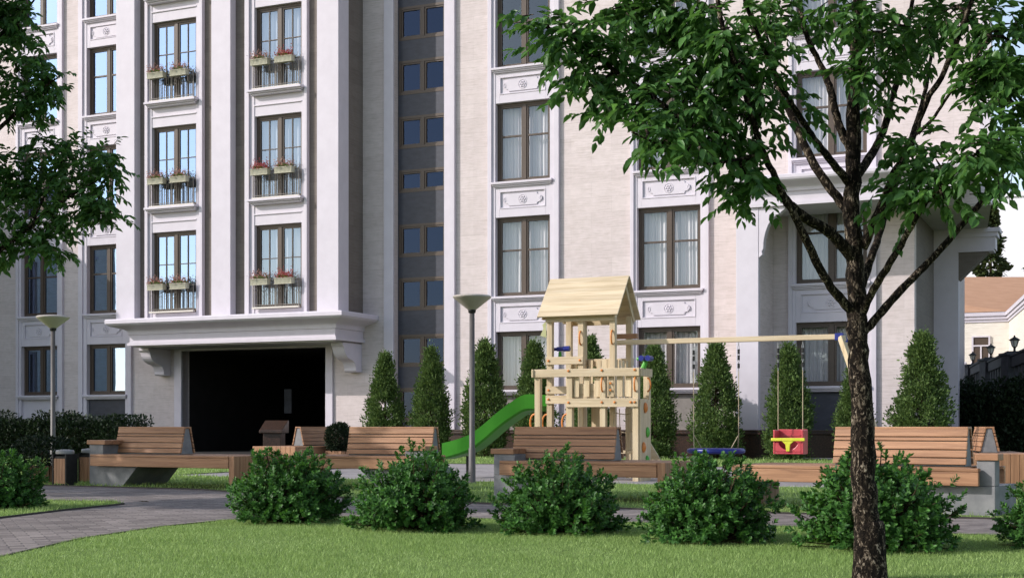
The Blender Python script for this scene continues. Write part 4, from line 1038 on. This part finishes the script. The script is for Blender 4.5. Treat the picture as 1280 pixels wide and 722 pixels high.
wp(m, 'cornice', 'white')
m = MB()
m.add([(12.9, 69.8, 6.3), (23.7, 64.8, 6.3), (19.2, 49.2, 6.3), (34, 45, 6.3), (40, 80, 9.6), (14.3, 80, 9.6), (33, 62, 9.6), (33, 50, 8.5)], [(0, 1, 6, 4, 5), (1, 2, 7, 6), (2, 3, 7), (3, 4, 6, 7)])
m.add([(14.3, 80, 9.6), (40, 80, 9.6), (40, 96, 4.6), (14.3, 96, 4.6)], [(0, 1, 2, 3)]); wp(m, 'roof', 'roof_tan')
m = MB(); a, b = -.345, .345
for x0, x1, z0, z1 in ((a-.08, a, 3.6, 5.16), (b, b+.08, 3.6, 5.16), (a, b, 5.1, 5.16), (a, b, 3.6, 3.66), (a, b, 4.66, 4.73), ((a+b)/2-.035, (a+b)/2+.035, 3.66, 4.66)): m.box(x0, x1, -.10, .02, z0, z1)
wf = m.build('window', M['white'], hs, (4.6, .525, 0), math.atan2(-4.9, 10.75)); g_ = MB(); g_.box(a, b, -.05, -.02, 3.66, 5.1); g_.build('pane', M['frame'], wf)

FP = [(18.97, 56, 3.36), (16.9, 48, 3.20), (15.15, 41, 3.02), (13.9, 36, 2.90)]
fe = thing('fence_wall', 'blue grey garden wall with square pillars stepping up behind the dark hedge', 'wall', (15.15, 41, 0))
for i, (x, y, z) in enumerate(FP[:3]):
    m = MB(); x, y = x-15.15, y-41; m.box(x-.3, x+.3, y-.3, y+.3, 0, z-.08); m.box(x-.36, x+.36, y-.36, y+.36, z-.08, z); m.build('pillar', M['navy'], fe, bevel=.01)
m = MB(); ba = MB(); cp = MB()
for (a, b) in zip(FP, FP[1:]):
    A = Vector((a[0]-15.15, a[1]-41, 0)); B_ = Vector((b[0]-15.15, b[1]-41, 0)); zc = (a[2]+b[2])/2-.35; dn = (B_-A).normalized(); A += dn*.37; B_ -= dn*.37
    m.bar(A+Vector((0, 0, (zc-.55)/2)), B_+Vector((0, 0, (zc-.55)/2)), .3, zc-.55); ba.bar(A+Vector((0, 0, zc+.12)), B_+Vector((0, 0, zc+.12)), .26, .30); cp.bar(A+Vector((0, 0, zc+.31)), B_+Vector((0, 0, zc+.31)), .34, .06)
    L_ = (B_-A).length; nb = int(L_/.8)
    for i in range(nb): p = A+dn*(L_*(i+.5)/nb); ba.bar(p+Vector((0, 0, zc-.55)), p+Vector((0, 0, zc-.03)), .16, .26, dn)
m.build('panel', M['navy'], fe); ba.build('balusters', M['navy'], fe); cp.build('coping', M['navy'], fe)
def lantern(label, x, y, z):
    t = thing('lantern', label, 'lantern', (x, y, z), 0, 'lanterns on the garden wall pillars')
    MB().lathe([(.10, 0), (.06, .04), (.035, .07), (.035, .15), (.07, .19)], 12).build('base', M['rubber'], t)
    MB().lathe([(.07, .192), (.125, .37), (.12, .375)], 6).build('glass', M['lantern_glass'], t)
    m = MB().lathe([(.165, .377), (.16, .40), (.07, .46), (.03, .48), (.02, .53)], 12)
    for k_ in range(6): t_ = k_*PI/3; m.bar((.072*math.cos(t_), .072*math.sin(t_), .19), (.128*math.cos(t_), .128*math.sin(t_), .377), .014)
    m.build('cap', M['rubber'], t)
for (x, y, z), l in zip(FP, ('smallest lantern on the farthest pillar, left of the house window', 'lantern on the middle pillar, in front of the house window', 'largest lantern on the nearest visible pillar, right of the house window')): lantern(l, x, y, z+.002)
tr = thing('terrace_wall', 'low white terrace wall left of the garden pillars', 'wall', (19.5, 60, 0)); MB().box(-6, 2.2, -.1, .1, 0, 2.85).build('wall', M['pale_wall'], tr)
m = MB()
for i in range(28): x = -5.9+i*.29; m.box(x, x+.06, -.04, .04, 2.852, 3.55); m.lathe([(.05, 3.55), (.06, 3.6), (.01, 3.68)], 6, (x+.03, 0, 0))
pf = thing('picket_fence', 'white picket fence on the terrace beside the white corner column', 'fence', (19.5, 60, 0)); m.build('pickets', M['white'], pf); MB().box(-5.95, 2.1, -.025, .025, 3.3, 3.36).box(-5.95, 2.1, -.025, .025, 2.95, 3.01).build('rails', M['chain'], pf)
pb = thing('pale_block', 'plain pale block standing far behind the tan roof', 'building', (44, 150, 0), FACADE_ROT)
MB().box(-6, 34, 0, 16, 0, 25.4).build('wall', M['pale_wall'], pb); MB().box(-6.2, 34.2, -.2, 16.2, 25.41, 25.9).build('parapet', M['pale_wall'], pb)
def far_conifer(label, x, y, H, R, seed):
    g = np.random.default_rng(seed); t = thing('conifer_tree', label, 'tree', (x, y, 0), 0, 'conifers behind the tan roof'); n = 5200
    z = g.uniform(.1, 1, n)**1.1; a = g.uniform(0, 2*PI, n); tier = .72+.28*np.cos(z*60)
    rr = R*(1-z)**.8*tier*g.uniform(.25, 1, n)**.5*(1+.2*np.sin(a*4+z*20))
    P = np.stack([np.cos(a)*rr, np.sin(a)*rr, z*H], 1); D = np.stack([np.cos(a), np.sin(a), np.full(n, -.1)], 1)+g.normal(0, .4, (n, 3))
    V, F = leaves(P, D, g.uniform(.25, .6, n), LEAF_OVAL, g.normal(size=(n, 3))); put('crown', np_mesh('crown', V, F, M['far_leaf']), t)
    MB().tube([(0, 0, 0), (0, 0, H*.95)], [.3, .04], 8).build('trunk', M['stem'], t)
far_conifer('far conifer rising above the tan roof beside the building corner', 35.2, 100, 17.2, 3.0, 51)
far_conifer('far conifer above the tan roof cut by the right edge', 40.8, 104, 17.8, 3.3, 52)

# ================================================================== TREES
def smooth_path(pts, sub=5):
    P = [Vector(p) for p in pts]; out = []
    for i in range(len(P)-1):
        a, b, c, d = P[max(i-1, 0)], P[i], P[i+1], P[min(i+2, len(P)-1)]
        for k_ in range(sub):
            f = k_/sub; out.append(.5*((2*b)+(c-a)*f+(2*a-5*b+4*c-d)*f*f+(3*b-a-3*c+d)*f**3))
    return out + [P[-1]]
def limb(mb, skel, base, pts, r0, r1, seg=9, rnd=random.Random(3), wob=.0045):
    p = smooth_path(pts); n = len(p)
    q = [v + Vector((rnd.gauss(0, 1), rnd.gauss(0, 1), rnd.gauss(0, .4)))*wob*min(1, r0*18) if 0 < i < n-1 else v for i, v in enumerate(p)]
    rad = [(r0+(r1-r0)*(i/(n-1))**.85)*(1+rnd.uniform(-.05, .05)) for i in range(n)]
    mb.tube([v-base for v in q], rad, seg); skel += [(v, r) for v, r in zip(q, rad)]
def tree(label, base, limbs, clusters, leaf_len, leaf_mat, seed, dens=1.0, name='broadleaf_tree', flare=None):
    g = np.random.default_rng(seed); rnd = random.Random(seed); base = Vector(base); mb = MB(); skel = []
    for pts, r0, r1 in limbs: limb(mb, skel, base, pts, r0, r1, 14 if r0 > .05 else 8, rnd)
    if flare: mb.lathe(flare, 14, Vector(limbs[0][0][0])-base)
    K = np.array([tuple(v) for v, r in skel]); POS = []; DIR = []
    for c, r in clusters:
        c = np.array(c); i = int(np.argmin(np.linalg.norm((K-c)*np.array([1, .8, 1.0])+np.array([0, 0, 0]), axis=1))); s_ = K[i]
        mid = (s_+c)/2+np.array([0, 0, .10*np.linalg.norm(c-s_)])
        mb.tube([Vector(tuple(v))-base for v in (s_, (s_+mid)/2+g.normal(0, .01, 3), mid, (mid+c)/2, c)], [min(skel[i][1]*.7, .011), .008, .006, .005, .003], 5)
        n = max(3, int(dens*(r/leaf_len)**2*4.6))
        for _ in range(n):
            st = c+g.normal(0, .40, 3)*r*np.array([1, 1, .75]); ax = unit((st-c)/r*.9+g.normal(0, .6, 3)+np.array([0, 0, -.12])); L = leaf_len*g.uniform(1.1, 2.1)
            en = st+ax*L+np.array([0, 0, -.18*L])
            if _ % 2 == 0: mb.tube([Vector(tuple(st))-base, Vector(tuple((st+en)/2+np.array([0, 0, .04*L])))-base, Vector(tuple(en))-base], [.0028, .0022, .0012], 4, False)
            k_ = 8; f = np.linspace(.1, 1, k_); p = st+(en-st)*f[:, None]+np.stack([0*f, 0*f, .15*L*f*(1-f)], 1)
            sd = unit(np.cross(ax, [0, 0, 1.0])); sg = np.where(np.arange(k_) % 2, 1, -1)[:, None]
            d = ax*.75+sd*sg*.8+g.normal(0, .28, (k_, 3))+np.array([0, 0, -.42]); POS.append(p); DIR.append(d)
    P = np.concatenate(POS); D = np.concatenate(DIR)
    V, F = leaves(P-np.array(tuple(base)), D, leaf_len*g.uniform(.65, 1.2, len(P)), LEAF_BROAD, g.normal(0, .35, (len(P), 3))+np.array([0, 0, 1.0]))
    t = thing(name, label, 'tree', base, 0)
    put('crown', np_mesh('crown', V, F, leaf_mat), t); mb.build('trunk', M['bark'], t, smooth=True)
    return t
g_ = np.random.default_rng(77)
def cloud_clusters(c, rad, n, ok, rr=(.22, .36)):
    out = []
    while len(out) < n:
        d = g_.normal(size=3); d /= np.linalg.norm(d); p = np.array(c)+d*np.array(rad)*g_.uniform(.35, 1)**.5
        if ok(p): out.append((tuple(p), g_.uniform(*rr)))
    return out

LIMBS = [
 ([(1.841, 7, -0.044), (1.824, 7, 0.277), (1.812, 7, 0.524), (1.804, 7, 0.854), (1.787, 7, 1.142), (1.775, 7, 1.348), (1.762, 7, 1.636), (1.75, 7, 1.883), (1.754, 7, 2.171), (1.762, 7, 2.459), (1.779, 7, 2.748), (1.804, 7.05, 3.093), (1.796, 7.1, 3.611), (1.712, 7.1, 4.279), (1.729, 7.0, 4.889)], 0.0736, 0.0160),
 ([(1.754, 7, 1.669), (1.607, 6.9, 1.786), (1.44, 6.8, 1.86), (1.32, 6.7, 1.939), (1.126, 6.6, 2.046), (0.918, 6.5, 2.165), (0.694, 6.45, 2.34), (0.516, 6.4, 2.445), (0.374, 6.35, 2.559), (0.208, 6.3, 2.634), (0.074, 6.3, 2.664)], 0.0336, 0.0050),
 ([(1.771, 7, 1.381), (1.684, 6.95, 1.446), (1.571, 6.85, 1.558), (1.439, 6.7, 1.742), (1.35, 6.65, 1.891), (1.262, 6.6, 2.038), (1.185, 6.5, 2.15), (1.122, 6.4, 2.28), (1.056, 6.3, 2.423), (0.966, 6.2, 2.598), (0.897, 6.1, 2.856), (0.812, 6.0, 3.105)], 0.0272, 0.0080),
 ([(1.762, 7, 1.862), (1.68, 7.05, 1.994), (1.587, 7.1, 2.157), (1.504, 7.2, 2.388), (1.426, 7.3, 2.642), (1.358, 7.4, 2.876), (1.315, 7.5, 3.107), (1.252, 7.6, 3.496), (1.178, 7.7, 3.894)], 0.0288, 0.0100),
 ([(1.738, 7, 2.048), (1.632, 6.9, 2.131), (1.528, 6.8, 2.212), (1.419, 6.7, 2.325), (1.301, 6.6, 2.462), (1.186, 6.4, 2.581), (1.058, 6.2, 2.744), (0.953, 6.0, 2.893)], 0.0224, 0.0070),
 ([(1.746, 7, 2.221), (1.7, 7.05, 2.347), (1.671, 7.1, 2.525), (1.64, 7.15, 2.663), (1.58, 7.2, 2.82), (1.554, 7.3, 3.003), (1.524, 7.4, 3.381), (1.522, 7.5, 3.857)], 0.0256, 0.0090),
 ([(1.804, 7, 1.718), (1.848, 6.95, 1.834), (1.9, 6.9, 1.977), (1.928, 6.8, 2.092), (1.965, 6.75, 2.162), (2.002, 6.7, 2.302), (2.042, 6.65, 2.416), (2.081, 6.6, 2.489), (2.141, 6.5, 2.685), (2.202, 6.4, 2.92), (2.224, 6.3, 3.183)], 0.0272, 0.0090),
 ([(1.779, 7, 2.097), (1.879, 7.1, 2.224), (1.965, 7.2, 2.359), (2.035, 7.3, 2.552), (2.093, 7.35, 2.694), (2.142, 7.4, 2.859), (2.206, 7.5, 3.151), (2.28, 7.6, 3.585)], 0.0256, 0.0090),
 ([(1.791, 7, 1.504), (1.879, 7.1, 1.69), (1.948, 7.2, 1.829), (2.013, 7.25, 2.007), (2.096, 7.3, 2.208), (2.176, 7.4, 2.38), (2.272, 7.5, 2.622), (2.347, 7.6, 2.915), (2.446, 7.7, 3.305)], 0.0240, 0.0080),
 ([(1.795, 7, 1.368), (1.821, 6.85, 1.489), (1.86, 6.7, 1.6), (1.902, 6.6, 1.705), (1.931, 6.5, 1.798), (1.965, 6.4, 1.873), (2.009, 6.3, 1.93), (2.061, 6.2, 1.996), (2.135, 6.1, 2.067)], 0.0224, 0.0060),
 ([(1.799, 7, 1.274), (1.882, 7.0, 1.368), (2.005, 7.0, 1.504), (2.149, 7.0, 1.652), (2.273, 7.0, 1.788), (2.45, 7.0, 1.998), (2.553, 7.0, 2.146), (2.656, 7.0, 2.274), (2.841, 7.0, 2.542), (3.047, 7.0, 2.83)], 0.0240, 0.0100),
 ([(0.86, 6.5, 2.234), (0.925, 6.55, 2.353), (0.885, 6.6, 2.481), (0.823, 6.6, 2.598), (0.769, 6.6, 2.714), (0.699, 6.6, 2.83)], 0.0080, 0.0040),
 ([(1.204, 6.5, 2.111), (1.054, 6.4, 2.054), (0.889, 6.3, 2.016), (0.766, 6.2, 2.029), (0.646, 6.1, 2.067), (0.529, 6.0, 2.099)], 0.0080, 0.0040),
 ([(1.971, 6.7, 2.223), (2.038, 6.6, 2.287), (2.084, 6.5, 2.379), (2.165, 6.4, 2.505), (2.224, 6.3, 2.627)], 0.0096, 0.0050),
 ([(1.812, 7, 3.118), (2.146, 7.6, 3.675), (2.478, 8.1, 4.388)], 0.0240, 0.0080), ([(1.771, 7, 3.324), (1.313, 6.2, 3.437), (0.972, 5.7, 3.526)], 0.0240, 0.0080), ([(1.762, 7, 3.406), (1.779, 6.3, 3.591), (1.842, 5.8, 3.744)], 0.0240, 0.0080)]
CL_PX = [(0.174, 6.3, 2.642), (0.23, 6.3, 2.571), (0.293, 6.3, 2.623), (0.321, 6.35, 2.488), (0.381, 6.35, 2.574), (0.425, 6.4, 2.498), (0.407, 6.4, 2.4), (0.489, 6.35, 2.507), (0.508, 6.4, 2.408), (0.561, 6.4, 2.283), (0.596, 6.5, 2.463), (0.66, 6.3, 2.316), (0.711, 6.5, 2.498), (0.606, 6.1, 2.142), (0.751, 6.2, 2.182), (0.813, 6.4, 2.34), (0.689, 6.1, 2.088), (0.817, 6.2, 2.087), (0.885, 6.4, 2.246), (0.932, 6.6, 2.458), (0.994, 6.6, 2.388), (0.979, 6.4, 2.189), (1.044, 6.5, 2.127), (1.116, 6.5, 2.05), (1.09, 6.5, 1.974), (1.071, 6.5, 2.287), (1.151, 6.5, 2.173), (1.201, 6.5, 2.306), (1.254, 6.5, 2.402), (1.148, 6.4, 2.408), (1.049, 6.3, 2.412), (0.979, 6.4, 2.498), (0.87, 6.6, 2.598), (0.8, 6.6, 2.675), (0.885, 6.6, 2.722), (0.726, 6.6, 2.722), (0.641, 6.6, 2.757), (0.562, 6.5, 2.784), (0.474, 6.5, 2.792), (0.681, 6.5, 2.815), (0.815, 6.6, 2.834), (0.897, 6.3, 2.723), (0.93, 6.3, 2.59), (1.012, 6.3, 2.531), (1.097, 6.3, 2.59), (1.097, 6.3, 2.486), (1.22, 6.5, 2.555), (0.996, 6.2, 2.62), (1.24, 6.8, 2.836), (1.312, 6.8, 2.748), (1.427, 7.2, 2.977), (1.588, 7.2, 2.973), (1.62, 6.8, 2.852), (1.714, 6.7, 2.802), (1.766, 6.7, 2.664), (1.714, 6.7, 2.554), (1.867, 6.9, 2.618), (1.915, 7.0, 2.83), (1.8, 6.8, 2.512), (2.033, 7.2, 2.782), (2.104, 7.3, 2.96), (2.16, 7.2, 2.803), (2.131, 6.9, 2.821), (2.128, 6.7, 2.842)]
CL_PX += [(2.18, 6.8, 2.852), (2.218, 6.5, 2.742), (2.224, 6.3, 2.59), (2.342, 6.4, 2.694), (2.391, 6.4, 2.581), (2.24, 6.4, 2.468), (2.305, 6.3, 2.449), (2.477, 6.6, 2.481), (2.214, 6.4, 2.362), (1.942, 7.1, 2.491), (1.963, 6.7, 2.175), (1.995, 6.4, 2.057), (1.912, 6.5, 1.962), (1.976, 6.4, 1.944), (2.02, 6.3, 1.945), (2.001, 6.3, 1.852), (2.081, 6.1, 2.034), (2.153, 6.1, 2.088), (2.17, 6.2, 1.993), (2.305, 6.3, 2.093), (2.428, 6.5, 2.211), (2.391, 6.4, 2.298), (2.488, 6.8, 2.084), (1.902, 6.6, 1.891), (2.29, 6.3, 2.349), (1.132, 6.5, 1.962), (1.328, 6.7, 2.353), (0.837, 6.5, 2.463)]
CL = [(c, g_.uniform(.095, .155)) for c in CL_PX]
CL += cloud_clusters((1.75, 7.1, 4.7), (2.5, 2.3, 1.5), 120, lambda p: p[2] > 1.22+.333*p[1] and p[1] > 5)
CL += cloud_clusters((4.3, 7.0, 3.0), (1.6, 1.6, 1.5), 36, lambda p: p[0] > .385*p[1]+.45 and p[2] > 1.9)
tree('foreground broadleaf tree with rough dark bark and many forking limbs, before the building', (1.84, 7.0, 0), LIMBS, CL, .065, M['tree_leaf'], 101, .78,
     flare=[(.108, -.02), (.094, .05), (.085, .16), (.078, .34), (.07, .36)])

B2 = (-6.9, 13.0, 0)
L2 = [([(-6.90, 13.00, -0.02), (-6.88, 13.00, 0.90), (-6.85, 13.00, 1.90), (-6.80, 13.00, 3.20), (-6.70, 13.00, 4.60), (-6.60, 12.90, 6.10)], .12, .02),
      ([(-6.87, 13.00, 1.50)] + [(-5.229, 12.7, 2.152), (-4.744, 12.6, 2.438), (-4.484, 12.6, 2.646), (-4.134, 12.55, 2.889), (-3.824, 12.5, 3.065), (-3.64, 12.5, 3.212)], .045, .006),
      ([(-6.82, 13.00, 2.60)] + [(-5.346, 12.8, 3.194), (-4.781, 12.7, 3.587), (-4.482, 12.7, 3.885), (-4.188, 12.6, 4.046)], .04, .006),
      ([(-6.80, 13.00, 3.10)] + [(-5.312, 12.9, 4.237), (-4.781, 12.9, 4.541), (-4.477, 12.9, 4.92)], .04, .006),
      ([(-6.80, 13.00, 2.90), (-7.70, 13.40, 3.90), (-8.60, 13.80, 4.60)], .04, .008), ([(-6.80, 13.00, 3.30), (-6.60, 12.00, 4.20), (-6.50, 11.20, 4.90)], .035, .008), ([(-6.75, 13.00, 3.60), (-6.30, 14.10, 4.60), (-4.6, 12.3, 5.1)], .035, .008),
      ([(-4.447, 12.6, 2.66), (-4.333, 12.7, 3.026), (-4.254, 12.8, 3.27), (-4.066, 12.8, 3.383)], .014, .004), ([(-4.06, 12.55, 2.926), (-3.86, 12.5, 2.881), (-3.676, 12.5, 2.793)], .01, .004)]
CP2 = [(-4.917, 12.9, 4.731), (-4.765, 12.9, 4.655), (-4.652, 12.9, 4.503), (-4.841, 12.8, 4.399), (-4.503, 12.8, 4.286), (-4.654, 12.7, 4.184), (-4.321, 12.6, 4.069), (-4.247, 12.6, 3.92), (-4.467, 12.7, 3.975), (-4.617, 12.7, 3.848), (-4.841, 12.8, 4.06), (-4.43, 12.7, 3.796), (-4.804, 12.8, 3.797), (-4.39, 12.8, 3.443), (-4.201, 12.8, 3.42), (-3.997, 12.7, 3.377), (-3.772, 12.5, 3.263), (-3.699, 12.5, 3.146), (-3.891, 12.6, 3.157), (-4.131, 12.7, 3.228), (-4.352, 12.8, 3.217), (-4.555, 12.8, 3.217), (-4.766, 12.8, 3.27), (-4.856, 12.8, 3.081), (-4.617, 12.7, 3.004), (-4.415, 12.7, 2.989), (-4.173, 12.6, 3.001), (-3.934, 12.5, 2.954), (-3.772, 12.5, 2.954), (-3.846, 12.5, 2.793), (-3.713, 12.5, 2.734), (-4.029, 12.5, 2.793), (-4.262, 12.6, 2.779), (-4.469, 12.6, 2.764), (-4.677, 12.6, 2.809), (-4.803, 12.6, 2.638), (-4.395, 12.6, 2.586), (-4.21, 12.6, 2.646), (-4.543, 12.6, 2.527), (-4.321, 12.6, 2.438), (-4.729, 12.6, 2.453), (-4.955, 12.9, 4.313), (-4.614, 12.9, 4.731), (-4.819, 12.9, 4.807)]
C2L = [(c, g_.uniform(.11, .18)) for c in CP2] + cloud_clusters((-6.9, 13.1, 4.1), (2.3, 1.9, 1.7), 120, lambda p: p[0] < -.385*p[1]-.65 and p[2] > 2.3, (.26, .4))
C2L += cloud_clusters((-6.2, 13.2, 5.3), (1.9, 1.7, .6), 30, lambda p: p[2] > 1.2+.335*p[1], (.26, .4))
tree('broadleaf tree leaning in from the left edge, dark crown before the left windows', B2, L2, C2L, .080, M['tree_leaf_dark'], 102, 1.25)
def park_tree(label, base, H, R, seed, zlo):
    x, y = base; rnd = random.Random(seed)
    L = [([(x, y, -.02), (x+.03, y, H*.25), (x-.03, y+.04, H*.5), (x+.05, y, H*.92)], .13, .02)]
    for k_ in range(8):
        a = k_*2.4; z0 = H*(.28+.05*k_); L.append(([(x, y, z0), (x+R*.45*math.cos(a), y+R*.45*math.sin(a), z0+H*.12), (x+R*.85*math.cos(a), y+R*.85*math.sin(a), z0+H*.2)], .045, .008))
    tree(label, (x, y, 0), L, cloud_clusters((x, y, (H+zlo)/2), (R, R, (H-zlo)/2), 110, lambda p: p[2] > zlo, (.3, .45)), .10, M['tree_leaf_dark'], seed, .8)
park_tree('broadleaf park tree standing outside the left edge, shading the left bench', (-12.6, 16.2), 6.6, 2.4, 103, 2.6)

# ================================================================== LIGHT, SKY, CAMERA
ELEV, AZ = math.radians(29.6), math.atan2(-.9743, -.2271)           # azimuth clockwise from +Y
s_dir = Vector((math.sin(AZ)*math.cos(ELEV), math.cos(AZ)*math.cos(ELEV), math.sin(ELEV)))
ld = bpy.data.lights.new('sun', 'SUN'); ld.energy = 2.6; ld.angle = math.radians(.5); ld.color = (1.0, .94, .895)
lo = bpy.data.objects.new('sun', ld); C.objects.link(lo); lo.location = s_dir*60; lo.rotation_euler = (-s_dir).to_track_quat('-Z', 'Y').to_euler()
wd = bpy.data.worlds.new('World'); bpy.context.scene.world = wd; wd.use_nodes = True; nt = wd.node_tree
sk = nt.nodes.new('ShaderNodeTexSky'); sk.sky_type = 'NISHITA'; sk.sun_disc = False; sk.sun_elevation = ELEV; sk.sun_rotation = AZ
sk.air_density = 1.0; sk.dust_density = 1.0; sk.ozone_density = 1.0
bg = nt.nodes['Background']; bg.inputs['Strength'].default_value = .15; hs_ = nt.nodes.new('ShaderNodeHueSaturation'); hs_.inputs['Saturation'].default_value = .72
nt.links.new(sk.outputs[0], hs_.inputs['Color']); nt.links.new(hs_.outputs[0], bg.inputs[0])
cd = bpy.data.cameras.new('camera'); cd.sensor_width = 36; cd.lens = 36*1700/1280; cd.shift_y = (533-361)/1280; cd.clip_end = 2000; cd.clip_start = .1
co = bpy.data.objects.new('camera', cd); C.objects.link(co); co.location = (0, 0, .8); co.rotation_euler = (PI/2, 0, 0)
sc = bpy.context.scene; sc.camera = co
sc.view_settings.view_transform = 'Standard'; sc.view_settings.look = 'None'; sc.view_settings.exposure = .62; sc.view_settings.gamma = 1
sc.render.engine = 'CYCLES'; sc.cycles.use_denoising = True; sc.cycles.max_bounces = 8; sc.cycles.transparent_max_bounces = 12
sc.cycles.diffuse_bounces = 3; sc.cycles.glossy_bounces = 3; sc.cycles.transmission_bounces = 4; sc.cycles.caustics_reflective = False; sc.cycles.caustics_refractive = False
